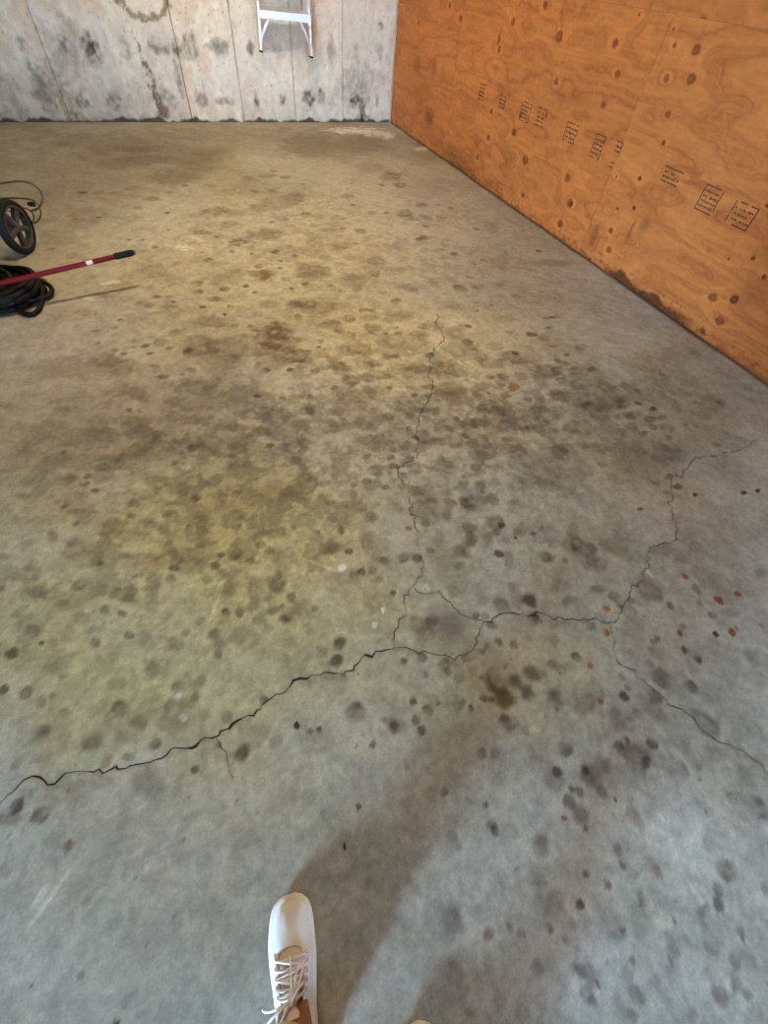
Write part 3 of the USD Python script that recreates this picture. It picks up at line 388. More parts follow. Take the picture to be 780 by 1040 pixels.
        else: rgb *= 1 + sstep(.06, .0, z - z0)[:, None] * np.array([.12, .14, .18])
        x = RX + .0015 * n0(.3, .2, 2, 63) + .0004 * late
        n, m_ = len(ys), len(zs); Vx = np.stack([x, y, z], 1)
        rim = np.r_[np.arange(n), np.arange(1, m_) * n + n - 1, (m_ - 1) * n + np.arange(n - 2, -1, -1), np.arange(m_ - 2, 0, -1) * n]
        back_ = Vx[rim].copy(); back_[:, 0] = RX + T; b0 = len(Vx); k = len(rim); a = np.arange(k); b = (a + 1) % k
        side = np.vstack([np.stack([rim[a], b0 + a, b0 + b], 1), np.stack([rim[a], b0 + b, rim[b]], 1)])
        sp = obj('plywood_sheet', (np.vstack([Vx, back_]), np.vstack([F[:, ::-1], side])), PLYWOOD, root, rgb=np.clip(np.vstack([rgb, rgb[rim] * .6]), .004, .85))
        for st_ in STAMPS:
            c = ply_at(st_[0], st_[1])
            if y0 < c[1] < y1 and z0 < c[2] < z1: obj('stamp', stamp(c, *st_[2:]), INK, sp, label='black inked grade stamp')
def stamp(c, wide, tall, kind, seed):
    """An inked grade stamp, its print too worn to read: broken frame lines and rows of short strokes, 0.2 mm proud."""
    r = np.random.default_rng(seed); out = []; x = RX - .0012
    def bar(y0, y1, z0, z1): out.append(box((x - .0002, c[1] - max(y0, y1), c[2] + min(z0, z1)), (x + .0012, c[1] - min(y0, y1), c[2] + max(z0, z1))))
    w, h = wide / 2, tall / 2; t = .0055
    def line(p, q, horiz):
        n = 6
        for i in range(n):
            if r.random() < .14: continue
            a, b = i / n, (i + 1) / n
            if horiz: bar(-w + 2 * w * a, -w + 2 * w * b, p - t / 2, p + t / 2)
            else: bar(p - t / 2, p + t / 2, -h + 2 * h * a, -h + 2 * h * b)
    if kind in 'fb':
        line(h, 0, True); line(-h, 0, True); line(-w, 0, False); line(w, 0, False)
    if kind == 't':
        line(h, 0, True)
        if r.random() < .5: line(w, 0, False)
    rows = int(tall / .021)
    for k in range(1, rows):
        z = h - k * tall / rows; y = -w * .82
        while y < w * .8:
            d = r.uniform(.006, .018)
            if r.random() < (.88 if kind != 'b' else .75):
                hh = r.uniform(.004, .0080 if k != rows // 2 else .010); bar(y, min(y + d * .85, w * .9), z - hh, z + hh * .4)
            y += d + .003
    return cat(*out)
STAMPS = [(489, 95, .11, .12, 't', 1), (509.5, 105, .10, .09, 't', 2), (533.6, 114, .13, .11, 'f', 3), (548.5, 121, .11, .12, 't', 4), (579.6, 135, .13, .10, 'f', 5), (607, 149, .10, .12, 'f', 6), (627.5, 151, .06, .07, 't', 7), (621, 167, .06, .07, 'x', 8), (681, 181, .15, .085, 't', 9), (720, 203, .12, .115, 'f', 10), (753, 219, .14, .10, 'b', 11)]
PLY_BASE = (0.54, 0.196, 0.055)
build_plywood()
obj('trim_1', box((RX - .012, BY - .022, 0.0), (RX - .0005, BY - .0005, CZ - .01), .0), TRIM_PALE, kind='structure', label='pale narrow corner strip between the concrete wall and the plywood', category='trim')

# ------------------------------------------------------------------ the rest of the room, behind and beside the camera
obj('ceiling', box((LX - .1, FY - .1, CZ), (RX + .1, BY + .2, CZ + .15)), CEILING, kind='structure', label='dark board ceiling carrying the strip lamps', category='ceiling')
DOOR_L = (-3.7, -2.4, 2.2)      # opening in the left wall: y from, y to, height
FILL_DOOR = (2.35, 2.75, 2.1)         # added opening in the front wall, for bluish fill light: x from, x to, height
obj('wall_left', cat(box((LX - .15, FY, -.05), (LX, DOOR_L[0], CZ)), box((LX - .15, DOOR_L[1], -.05), (LX, BY + .2, CZ)), box((LX - .15, DOOR_L[0], DOOR_L[2]), (LX, DOOR_L[1], CZ))), PLAIN_CONCRETE, kind='structure', label='plain concrete wall on the left with an open doorway', category='wall')
obj('wall_front', cat(box((LX - .15, FY - .15, -.05), (FILL_DOOR[0], FY, CZ)), box((FILL_DOOR[1], FY - .15, -.05), (RX + .1, FY, CZ)), box((FILL_DOOR[0], FY - .15, FILL_DOOR[2]), (FILL_DOOR[1], FY, CZ))), PLAIN_CONCRETE, kind='structure', label='plain concrete wall behind the person with a narrow doorway added for bluish fill light', category='wall')
obj('ground', box((-30, -30, -.15), (30, 12, -.05)), PLAIN_CONCRETE, kind='structure', label='open concrete ground outside the doorways', category='ground')
LAMP_GLASS = look('lamp_lens', {'e': ('emission', {'color': LAMP_COLOUR, 'strength': 4.0})}, surface='e.emission')
for i, (x, y, s) in enumerate(LAMPS):
    lp = xform('ceiling_lamp', loc=(x, y, CZ), label=f'long warm strip lamp on the ceiling {"nearer the back wall" if i == 0 else "over the middle of the floor"}, above the view', category='lamp')
    obj('housing', box((-.62, -.08, -.06), (.62, .08, -.0005), .008), WHITE_PLASTIC, lp)
    obj('lens', box((-.60, -.065, -.072), (.60, .065, -.0605)), LAMP_GLASS, lp)
    L = UsdLux.RectLight.Define(stage, lp + '/light'); L.CreateWidthAttr(1.2); L.CreateHeightAttr(.13); L.CreateColorAttr(Gf.Vec3f(*LAMP_COLOUR)); L.CreateIntensityAttr(LAMP_POWER * s); L.AddTranslateOp().Set(Gf.Vec3d(0, 0, -.075))

# ------------------------------------------------------------------ ladder on the back wall
def build_ladder():
    lad = xform('step_ladder', label='folded aluminium step ladder hanging on the concrete wall', category='ladder')
    Yf = BY - .16
    LT, LB, RT, RB = np.array([1.32, Yf, 2.45]), np.array([1.272, Yf, .595]), np.array([1.80, Yf, 2.45]), np.array([1.836, Yf, .57])
    LT, RT = LB + (np.array([1.296, Yf, .95]) - LB) * 5.2, RB + (np.array([1.843, Yf, .968]) - RB) * 4.7
    LT[0], RT[0] = 1.335, 1.80
    def rail(a, b, sgn):
        d = (b - a) / np.linalg.norm(b - a); w = np.array([sgn, 0, 0.0]); f = np.array([0, 1.0, 0])
        prof = [(0, 0), (.026, 0), (.026, .004), (.004, .004), (.004, .058), (.026, .058), (.026, .062), (0, .062)]   # C channel, open inwards
        P0 = np.array([a + w * p + f * q for p, q in prof]); P1 = np.array([b + w * p + f * q for p, q in prof]); n = len(prof)
        V = np.vstack([P0, P1]); F = [[i, (i + 1) % n, n + (i + 1) % n] for i in range(n)] + [[i, n + (i + 1) % n, n + i] for i in range(n)]
        caps = [[0, 1, 2], [0, 2, 3], [0, 3, 4], [0, 4, 7], [4, 5, 6], [4, 6, 7]]; F += [[x[2], x[1], x[0]] for x in caps] + [[n + k for k in x] for x in caps]
        return trimesh.Trimesh(V, F, process=False)
    obj('side_rail', rail(LB, LT, 1), ALUMINIUM, lad); obj('side_rail', rail(RB, RT, -1), ALUMINIUM, lad)
    def along(a, b, z): return a + (b - a) * ((z - a[2]) / (b[2] - a[2]))
    zs = [.87 + .29 * k for k in range(6)]
    for k, z in enumerate(zs):
        a, b = along(LB, LT, z), along(RB, RT, z - .012); a[0] += .003; b[0] -= .003
        # a folded tread: face flange, tilted tread behind it, back flange
        prof = [(-.006, -.046), (-.006, .010), (.074, .034), (.074, -.036), (.070, -.036), (.070, .028), (-.002, .005), (-.002, -.046)]
        P0 = np.array([a + (0, p, q) for p, q in prof]); P1 = np.array([b + (0, p, q) for p, q in prof]); n = 8
        F = [[i, n + i, n + (i + 1) % n] for i in range(n)] + [[i, n + (i + 1) % n, (i + 1) % n] for i in range(n)]
        caps = [[0, 1, 7], [1, 6, 7], [1, 2, 6], [2, 5, 6], [2, 3, 5], [3, 4, 5]]; F += [c for c in caps] + [[n + x[2], n + x[1], n + x[0]] for x in caps]
        obj('step', trimesh.Trimesh(np.vstack([P0, P1]), F, process=False), ALUMINIUM, lad)
        if k == 0:
            for s, (q0, q1) in ((1, ((a[0] + .115, a[2] - .030), (LB[0] + .020, LB[2] + .085))), (-1, ((b[0] - .105, b[2] - .035), (RB[0] - .018, RB[2] + .085)))):
                p0, p1 = np.array([q0[0], Yf + .012, q0[1]]), np.array([q1[0], Yf + .012, q1[1]])
                t = (p1 - p0) / np.linalg.norm(p1 - p0); u = np.cross(t, [0, 1.0, 0]); w = np.cross(u, t)
                c8 = [p + u * i * .011 + w * j * .004 for p in (p0, p1) for i in (-1, 1) for j in (-1, 1)]
                obj('knee_brace', trimesh.convex.convex_hull(np.array(c8)), ALUMINIUM, lad)
    for P, s in ((LB, 1), (RB, -1)):
        d = np.array([0, 0, 1.0]); lo = P + (-.003 if s > 0 else -.026, -.004, -.012); hi = P + (.026 if s > 0 else .003, .066, .002)
        obj('foot', box(lo, hi, .003), BLACK_RUBBER, lad)
        fr = P + (0, 0, .002); obj('foot_cap', box(fr + (-.002 if s > 0 else -.026, -.0035, 0), fr + (.026 if s > 0 else .002, .064, .055), .002), WHITE_PLASTIC, lad)
    # rear legs folded flat against the wall, and the top cap
    for x0, x1, s in ((LB[0] + .030, LT[0] + .03, 1), (RB[0] - .055, RT[0] - .055, -1)):
        p = [np.array([x0, 0, .80]), np.array([x1, 0, 2.40])]
        c8 = [q + (dx, y, 0) for q in p for dx in (0, .024) for y in (BY - .080, BY + .0)]
        obj('rear_leg', trimesh.convex.convex_hull(np.array(c8)), ALUMINIUM_DULL, lad)
    obj('top_cap', box((LT[0] - .01, BY - .165, 2.42), (RT[0] + .01, BY - .004, 2.48), .01), WHITE_PLASTIC, lad)
build_ladder()

# ------------------------------------------------------------------ wheeled machine at the left edge
def build_cart():
    az = 1.2; hub = np.array([-.919, 3.562, .141]); r = .141
    roll = np.array([math.cos(az), math.sin(az), 0]); ax = np.array([roll[1], -roll[0], 0])     # axle, pointing out at the viewer's side
    up = np.array([0, 0, 1.0])
    B = np.stack([roll, up, ax], 1)
    def lathe(prof, n=56):
        th = np.linspace(0, 2 * np.pi, n, endpoint=False); k = len(prof); V = []
        for a in th: V += [[p * math.cos(a), p * math.sin(a), q] for p, q in prof]
        F = []
        for i in range(n):
            j = (i + 1) % n
            for m in range(k):
                m2 = (m + 1) % k; F += [[i * k + m, j * k + m, j * k + m2], [i * k + m, j * k + m2, i * k + m2]]
        return np.array(V), F
    def put(V, F): return trimesh.Trimesh(np.asarray(V) @ B.T + hub, F, process=False)
    cart = xform('wheeled_machine', label='wheeled machine at the left edge of the photo, with black tyre and spoked grey wheel', category='cart')
    tyre = [(.112, -.020), (.124, -.026), (.135, -.022), (.1405, -.010), (.1410, 0), (.1405, .010), (.135, .022), (.124, .026), (.112, .020), (.110, 0)]
    w = obj('wheel', put(*lathe([(.100, -.02), (.113, -.021), (.113, .021), (.108, .023), (.103, .021), (.100, .012)])), GREY_PLASTIC, cart, smooth=35)
    obj('tyre', put(*lathe(tyre, 72)), BLACK_RUBBER, w, smooth=35)
    obj('hub', put(*lathe([(.006, -.026), (.024, -.026), (.028, .010), (.022, .020), (.006, .022)])), GREY_PLASTIC, w, smooth=35)
    for k in range(5):
        a = math.radians(18 + 72 * k + 30); c, s = math.cos(a), math.sin(a); pts = []
        for rr, hw, z0, z1 in ((.018, .013, -.012, .014), (.106, .017, -.010, .012)):
            for t in (-hw, hw):
                for z in (z0, z1): pts.append([rr * c - t * s, rr * s + t * c, z])
            pts.append([rr * c, rr * s, z1 + .006])
        obj('spoke', put(*(lambda h: (h.vertices, h.faces))(trimesh.convex.convex_hull(np.array(pts)))), GREY_PLASTIC, w)
    far = hub - ax * .46
    obj('axle', tube([hub + ax * .018, far], .008, 12), DARK_STEEL, cart, smooth=40)
    B0 = hub.copy()
    hub2 = far
    V, F = lathe(tyre, 56); obj('wheel', trimesh.Trimesh(V @ B.T + hub2, F, process=False), BLACK_RUBBER, cart, smooth=35)
    m = hub - ax * .23
    def P(a, b, c): return m + ax * a + roll * b + up * c
    bx = [P(a, b, c) - m for a in (-.16, .02) for b in (-.13, .16) for c in (0.0, .10)]
    hull = m3.Manifold.batch_hull([m3.Manifold.sphere(.03, 16).translate(list(m + q)) for q in bx]); obj('body', cat(hull), DARK_STEEL, cart, smooth=40)
    obj('frame', cat(tube(spline([P(-.17, .20, .03), P(-.17, -.16, .10), P(-.17, -.30, .75), P(-.17, -.28, .86), P(.03, -.28, .86), P(.03, -.30, .75), P(.03, -.16, .10), P(.03, .20, .03)], 8), .0125, 10)), DARK_STEEL, cart, smooth=40)
    for s in (-.17, .03): obj('support_foot', tube([P(s, .21, .03), P(s, .21, -.134)], .014, 10), BLACK_RUBBER, cart, smooth=40)
build_cart()

# thin tan hose looped up behind the wheel
def build_thin_hose():
    Y0 = floor_at(34, 228)[1]
    h = xform('hose', label='thin tan hose in springy loops behind the black-tyred wheel', category='hose')
    def V(u, v, dy=0): p = back_at(u, v, Y0 + dy); p[2] = max(p[2], .007); return p
    p1 = spline([V(-50, 205, .1), V(-25, 193, .05), V(0, 186.5), V(12, 184.5), V(22, 184.2), V(33, 187), V(40, 193), V(43, 200), V(41.5, 208), V(37, 212.5, .01), V(30, 214, .03)], 10)
    p2 = spline([V(-20, 203, .1), V(0, 201.5, .06), V(14, 201.3, .04), V(28, 202, .02), V(36, 205, -.01), V(41, 213, -.02), V(40, 222, -.01), V(36, 226, 0), V(30, 228.6, .05), V(18, 229, .12), V(0, 228, .2)], 10)
    p3 = spline([V(-8, 214, .10), V(10, 211, .05), V(22, 211, .03), V(31, 214, .01), V(34, 219, .0), V(33, 225, 0), V(25, 229, .08), V(5, 230, .2)], 10)
    obj('loop', tube(p1, .0065, 8), TAN_HOSE, h, smooth=True); obj('loop', tube(p2, .0050, 8), TAN_HOSE, h, smooth=True); obj('loop', tube(p3, .0050, 8), TAN_HOSE, h, smooth=True)
    a, b = V(28, 207.3, -.02), V(35.5, 207.3, -.02)
    obj('connector', tube([a, a + (b - a) * .3, a + (b - a) * .31, b], [.010, .010, .014, .014], 12), BLACK_RUBBER, h, smooth=40, label='black hose connector')
build_thin_hose()

# black hose coil lying in a heap
COIL = np.array([-1.02, 2.975, 0.0])
def build_coil():
    c = xform('hose', label='black rubber air hose coiled in a heap under the red pole', category='hose')
    r = np.random.default_rng(5); pts = []; turns = 9
    for k in range(turns * 28):
        t = k / 28.0; lay = int(t); a = 2 * np.pi * t + .3
        q = np.random.default_rng(100 + lay); q2 = np.random.default_rng(101 + lay); f = t - lay
        mixv = lambda lo, hi: (1 - f) * q.uniform(lo, hi) + f * q2.uniform(lo, hi)
        rad = mixv(.12, .225); ox, oy = mixv(-.035, .035), mixv(-.035, .035); el = mixv(.8, 1.05)
        pts.append(COIL + [ox + rad * math.cos(a), oy + rad * el * math.sin(a), .014 + .0085 * t + .013 * (1 + math.sin(a * 1.5 + lay))])
    end = [floor_at(38, 288, .06), floor_at(43, 297, .035), floor_at(42.5, 305, .016), floor_at(39.5, 314, .013), floor_at(33, 319, .013), floor_at(25.5, 318.5, .013), floor_at(20, 315, .014), floor_at(12, 309, .03), floor_at(2, 300, .07)]
    sp_ = [COIL + ((.225 - .0022 * i) * math.cos(a), (.205 - .0020 * i) * math.sin(a), .0137 + .0004 * i) for i, a in enumerate(np.linspace(0, 2 * np.pi * 8, 96))]
    obj('base_coil', tube(spline(sp_, 3), .0135, 9), HOSE_BLACK, c, smooth=True)
    obj('coil', tube(spline(np.array(pts)[::2], 4), .0135, 10), HOSE_BLACK, c, smooth=True)
    obj('inner_coil', tube(spline([COIL + (.125 * math.cos(a) * (1 - .012 * i), .12 * math.sin(a) * (1 - .01 * i), .02 + .0048 * i) for i, a in enumerate(np.linspace(0, 9.5, 26))], 5), .0135, 10), HOSE_BLACK, c, smooth=True)
    obj('core_coil', tube(spline([COIL + (.075 * math.cos(a), .07 * math.sin(a), .02 + .005 * i) for i, a in enumerate(np.linspace(0, 12, 26))], 5), .0135, 10), HOSE_BLACK, c, smooth=True)
    obj('loose_end', tube(spline(end, 8), .0125, 10), HOSE_BLACK, c, smooth=True)
    e = COIL + (.20, .10, .045); g = COIL + (.27, -.02, .04)
    lead = spline([COIL + (.02, .20, .05), COIL + (.12, .17, .06), e], 8); obj('hose_end', tube(lead, .0125, 10), HOSE_BLACK, c, smooth=True)
    t = np.array([.8, -.55, -.05]); t /= np.linalg.norm(t)
    obj('fitting', tube([e, e + t * .02, e + t * .0201, e + t * .032, e + t * .0321, e + t * .05], [.0135, .0135, .011, .011, .008, .008], 12), BRASS, c, smooth=40, label='brass hose fitting')
    obj('outer_loop', tube(spline([COIL + q for q in ((.10, .10, .07), (.20, .06, .055), (.265, .0, .03), (.25, -.06, .02), (.17, -.11, .03), (.06, -.15, .05))], 8), .0125, 10), HOSE_BLACK, c, smooth=True)
build_coil()

# red pole lying across the coil
def build_pole():
    A, Bq = floor_at(135.5, 256.3, .185), floor_at(28, 281.5, .150)
    t = (A - Bq) / np.linalg.norm(A - Bq); L = Bq - t * ((Bq[2] - .015) / t[2] if t[2] > 0.02 else 1.2)
    if np.linalg.norm(L - Bq) > 1.6: L = Bq - t * 1.6
    p = xform('extension_pole', label='red metal pole with a black grip lying over the black hose coil', category='pole')
    g0 = A - t * .105
    obj('shaft', tube([L, g0 + t * .01], .0125, 16), RED_PAINT, p, smooth=40)
    obj('grip', tube([g0, g0 + t * .004, g0 + t * .008, A - t * .018, A - t * .014, A - t * .004, A], [.0125, .0155, .0160, .0160, .0150, .0150, .010], 16), BLACK_RUBBER, p, smooth=40)
    obj('end_cap', tube([A - t * .002, A + t * .006, A + t * .010], [.0125, .0115, .006], 14), GREY_PLASTIC, p, smooth=40)
    s = floor_at(90.5, 266.2, .170); o = Bq + t * ((s - Bq) @ t); w = EYE - o; w -= t * (w @ t); w /= np.linalg.norm(w); u = np.cross(w, t)
    V = []; n = 9
    for a in np.linspace(-.9, .9, n): V += [o + d * t + .0130 * (math.cos(a) * w + math.sin(a) * u) for d in (-.017, .017)]
    obj('sticker', trimesh.Trimesh(V, [f for i in range(n - 1) for f in ([2 * i, 2 * i + 1, 2 * i + 3], [2 * i, 2 * i + 3, 2 * i + 2])], process=False), WHITE_PLASTIC, p, label='small white sticker')
build_pole()

# ------------------------------------------------------------------ scraps on the floor
def leaf(name, uv, size, seed, label):
    r = np.random.default_rng(seed); c = floor_at(*uv); n = 11; a = np.linspace(0, 2 * np.pi, n, endpoint=False)
    rad = size * (.5 + .5 * r.random(n)); top = np.c_[c[0] + rad * np.cos(a) * .6, c[1] + rad * np.sin(a), .004 + .006 * r.random(n)]
    V = np.vstack([top, [c + (0, 0, .004)], top - (0, 0, .0008), [c + (0, 0, .0005)]]); F = []
    for i in range(n):
        j = (i + 1) % n; F += [[n, i, j], [2 * n + 1, n + 1 + j, n + 1 + i], [i, n + 1 + i, n + 1 + j], [i, n + 1 + j, j]]
    obj(name, trimesh.Trimesh(V, F, process=False), LEAF, label=label, category='leaf scrap')
leaf('leaf_scrap', (350, 860), .010, 3, 'tiny dark curled leaf scrap near the edge of the leg shadow')
leaf('leaf_scrap', (301.5, 737), .013, 4, 'dark ragged leaf scrap just below the long crack')

# ------------------------------------------------------------------ the person taking the picture: legs and sneakers reach into view
SKIN = plain('skin', (0.30, 0.135, 0.075), 0.5, subsurface_weight=0.05)
TROUSER = plain('trouser_cloth', (0.62, 0.52, 0.40), 0.9, grain=0.08, scale=400)
SHIRT = plain('shirt_cloth', (0.30, 0.32, 0.36), 0.9, grain=0.08, scale=300)
HAIR = plain('hair', (0.02, 0.014, 0.01), 0.6)
SHOE_KNIT = plain('shoe_knit', (0.94, 0.94, 0.95), 0.75, grain=0.06, scale=900)
SHOE_SOLE = plain('shoe_sole', (0.94, 0.94, 0.94), 0.55)
SHOE_TONGUE = plain('shoe_tongue', (0.86, 0.72, 0.66), 0.85, grain=0.06, scale=900)
SHOE_LACE = plain('shoe_lace', (0.90, 0.87, 0.89), 0.8)
SHOE_LINING = plain('shoe_lining', (0.70, 0.62, 0.60), 0.9)
SHOE_EYELET = plain('shoe_eyelet', (0.30, 0.24, 0.26), 0.7)
person = xform('person', label='person standing at the bottom of the photo in white sneakers and beige trousers', category='person')

def bones(joints, links, finger=False, edge=.012, it=10):
    parts = []
    for a, b in links:
        sp = []
        for k in (a, b):
            p, r = joints[k]; sp.append(m3.Manifold.sphere(r, 16).translate(list(map(float, p))))
        parts.append(m3.Manifold.batch_hull(sp))
    m = m3.Manifold.batch_boolean(parts, m3.OpType.Add).refine_to_length(edge).to_mesh()
    t = trimesh.Trimesh(m.vert_properties[:, :3], m.tri_verts, process=True)
    return trimesh.smoothing.filter_taubin(t, lamb=.5, nu=.53, iterations=it)

FEET = [dict(toe=np.array([-.148, -.056]), head=math.radians(10), side=-1), dict(toe=np.array([.030, -.340]), head=math.radians(2), side=1)]
SL = .272
def shoe_map(foot):
    f = np.array([math.sin(foot['head']), math.cos(foot['head'])]); rt = np.array([f[1], -f[0]])
    def to(x, y, z):       # x to the right of the foot, y metres back from the toe
        x, y, z = np.broadcast_arrays(x, y, z); p = foot['toe'] - np.multiply.outer(y, f) + np.multiply.outer(x, rt); return np.concatenate([p, z[..., None]], -1)
    return to
HS = ([0, .015, .04, .08, .13, .2, .28, .36, .45, .55, .65, .75, .85, .92, .97, 1], [.006, .019, .030, .0375, .0415, .044, .0452, .0450, .0425, .0385, .036, .035, .034, .031, .023, .006])
HC = ([0, .1, .25, .5, .75, 1], [.0, .000, -.002, -.001, .0, .0])
HH = ([0, .03, .08, .15, .22, .3, .38, .46, .55, .62, .7, .8, .9, 1], [.026, .036, .046, .053, .058, .066, .078, .091, .106, .114, .112, .108, .110, .112])
def half(s): return np.interp(s, *HS)
def upper_pt(foot, s, th, off=0.0):
    to = shoe_map(foot); w = half(s) + off; h = np.interp(s, *HH) - .018 + off; mir = -foot['side']
    e = .80; cx = np.sign(np.cos(th)) * np.abs(np.cos(th)) ** e; cz = np.abs(np.sin(th)) ** (e + .12)
    cx = cx * (1 - .16 * sstep(.25, .6, s) * np.abs(np.sin(th)) )
    return to(np.interp(s, *HC) * mir + w * cx, s * SL, .018 + h * cz)
def build_shoe(foot):
    ss = np.r_[np.linspace(0, .12, 9), np.linspace(.14, 1, 44)]; U = 40
    gap = np.interp(ss, [0, .27, .30, .36, .55, .585, .66, .75, .88, .96, 1.0], [0, 0, .42, .56, .56, .66, .90, 1.0, .98, .74, .45])
    gap[ss < .275] = 0
    rows = []
    for s, g in zip(ss, gap):
        u = np.linspace(0, 1, U // 2); th = np.r_[u * (np.pi / 2 - g), np.pi - u[::-1] * (np.pi / 2 - g)]
        rows.append(th)
    TH = np.array(rows); S = ss[:, None] * np.ones(U)
    outer = upper_pt(foot, S, TH); inner = upper_pt(foot, S, TH, -.0045); n, m = TH.shape
    V = np.vstack([outer.reshape(-1, 3), inner.reshape(-1, 3)]); N = n * m; F = []
    for i in range(n - 1):
        for j in range(m - 1):
            if j == m // 2 - 1 and gap[i] > .01 and gap[i + 1] > 0.01: continue
            a, b, c, d = i * m + j, i * m + j + 1, (i + 1) * m + j + 1, (i + 1) * m + j
            F += [[a, b, c], [a, c, d], [N + a, N + c, N + b], [N + a, N + d, N + c]]
    for i in range(n - 1):      # rim of the throat and collar
        if gap[i] > .01 and gap[i + 1] > .01:
            for j, fl in ((m // 2 - 1, 1), (m // 2, -1)):
                a, b = i * m + j, (i + 1) * m + j; q = [[a, b, N + b], [a, N + b, N + a]]; F += q if fl > 0 else [x[::-1] for x in q]
    for j in range(m - 1):
        a = (n - 1) * m + j
        if j != m // 2 - 1: F += [[a, a + 1, N + a + 1], [a, N + a + 1, N + a]]
    up = trimesh.Trimesh(V, F, process=False)
    sh = obj('sneaker', up, SHOE_KNIT, person, smooth=50, label='white running sneaker')
    to = shoe_map(foot)
    # midsole: outline grown a little, rolled edge, toe spring
    out = []; s2 = np.r_[0, .006, .02, np.linspace(.05, .95, 40), .98, .994, 1]
    ring = np.r_[s2, s2[::-1][1:-1]]; sg = np.r_[np.ones(len(s2)), -np.ones(len(s2) - 2)]
    lev = [(0.0005, -.006), (.004, .001), (.012, .0045), (.022, .0050), (.028, .003), (.031, -.003)]; k = len(ring); V = []
    for z, g in lev:
        w = np.maximum(half(ring) + g, .0005); sc = (ring * (SL + 2 * g) - g)
        spring = .010 * sstep(.18, 0, ring) * (1 - z / .04)
        V.append(to(np.interp(ring, *HC) * -foot['side'] + sg * w, sc, z + spring))
    V = np.vstack(V); F = []
    for l in range(len(lev) - 1):
        for i in range(k):
            j = (i + 1) % k; F += [[l * k + i, l * k + j, (l + 1) * k + j], [l * k + i, (l + 1) * k + j, (l + 1) * k + i]]
    c0 = V[:k].mean(0); c1 = V[-k:].mean(0); V = np.vstack([V, c0, c1]); o = len(lev) - 1
    for i in range(k): j = (i + 1) % k; F += [[len(V) - 2, j, i], [len(V) - 1, o * k + i, o * k + j]]
    ms = trimesh.Trimesh(V, F, process=False); trimesh.repair.fix_normals(ms); obj('sole', ms, SHOE_SOLE, sh, smooth=50)
    # tongue
    st = np.linspace(.28, .615, 22); tt = np.linspace(-1, 1, 11); S, Tt = np.meshgrid(st, tt, indexing='ij')
    g = np.interp(st, [.28, .35, .55, .615], [.46, .62, .62, .58])[:, None]; TH = np.pi / 2 - Tt * g
    rise = .010 * sstep(.55, .615, S); pt = upper_pt(foot, S, TH, -.003); pt[..., 2] += rise; pb = pt.copy(); pb[..., 2] -= .005
    n, m = S.shape; V = np.vstack([pt.reshape(-1, 3), pb.reshape(-1, 3)]); N = n * m; F = []
    for i in range(n - 1):
        for j in range(m - 1):
            a, b, c, d = i * m + j, i * m + j + 1, (i + 1) * m + j + 1, (i + 1) * m + j; F += [[a, b, c], [a, c, d], [N + a, N + c, N + b], [N + a, N + d, N + c]]
    for j in range(m - 1): a = (n - 1) * m + j; F += [[a, a + 1, N + a + 1], [a, N + a + 1, N + a]]
    obj('tongue', trimesh.Trimesh(V, F, process=False), SHOE_TONGUE, sh, smooth=50, label='pale pink padded tongue')
    obj('insole', trimesh.convex.convex_hull(np.vstack([to(np.array([-1, 1, 1, -1]) * .026, np.array([.15, .15, .26, .26]), .034), to(np.array([-1, 1, 1, -1]) * .026, np.array([.15, .15, .26, .26]), .037)])), SHOE_LINING, sh)
    # eyestay bands, laces, eyelets and bow
    def lace(pts, r=.0026): return tube(spline(pts, 8), r, 8)
    def Sp(s, th, off=.004): return upper_pt(foot, np.array(s), np.array(th), off)
    eye = [.335, .385, .43, .475, .52]; L = []
    gl = lambda s: np.interp(s, [.3, .36, .55], [.48, .64, .64])
    for i, s in enumerate(eye):
        a, b = np.pi / 2 - gl(s), np.pi / 2 + gl(s)
        L.append(lace([Sp(s - .006, a - .12, .001), Sp(s, a), Sp(s + .004, np.pi / 2, .006), Sp(s + .002, b), Sp(s - .006, b + .12, .001)]))
        if i: L.append(lace([Sp(eye[i - 1], np.pi / 2 + (1 if i % 2 else -1) * gl(s), .003), Sp((s + eye[i - 1]) / 2, np.pi / 2, .008), Sp(s, np.pi / 2 - (1 if i % 2 else -1) * gl(s), .004)]))
        for th in (a - .13, b + .13):
            c = Sp(s - .004, th, .0008); e = Sp(s + .008, th, .0008); obj('eyelet', tube([c, (c + e) / 2 + (0, 0, .0004), e], [.0018, .0026, .0018], 8), SHOE_EYELET, sh)
    knot = Sp(.535, np.pi / 2, .010); lf = -1 if foot['side'] < 0 else 1
    K = lambda x, y, z: knot + (to(x, y, 0) - to(0, 0, 0)) + (0, 0, z)
    L.append(lace([K(0, 0, 0), K(-.018, .004, .010), K(-.040, .016, .002), K(-.052, .034, -.014), K(-.050, .052, -.022), K(-.038, .052, -.012), K(-.024, .030, .004), K(-.008, .008, .004), K(0, 0, .001)], .0024))
    L.append(lace([K(0, 0, 0), K(.014, -.014, .005), K(.024, -.034, -.006), K(.028, -.050, -.014), K(.020, -.046, -.008), K(.010, -.022, .003), K(0, 0, .002)], .0024))
    L.append(lace([K(0, 0, .001), K(-.022, .002, .004), K(-.044, .006, -.012), K(-.056, .004, -.028)], .0022)); L.append(lace([K(0, 0, .001), K(.004, -.03, .000), K(.002, -.062, -.010)], .0022))
    kn = trimesh.creation.icosphere(2, .0065); kn.vertices *= (1.2, 1, .8); kn.apply_translation(knot); L.append(kn)
    obj('laces', cat(*L), SHOE_LACE, sh, smooth=50)
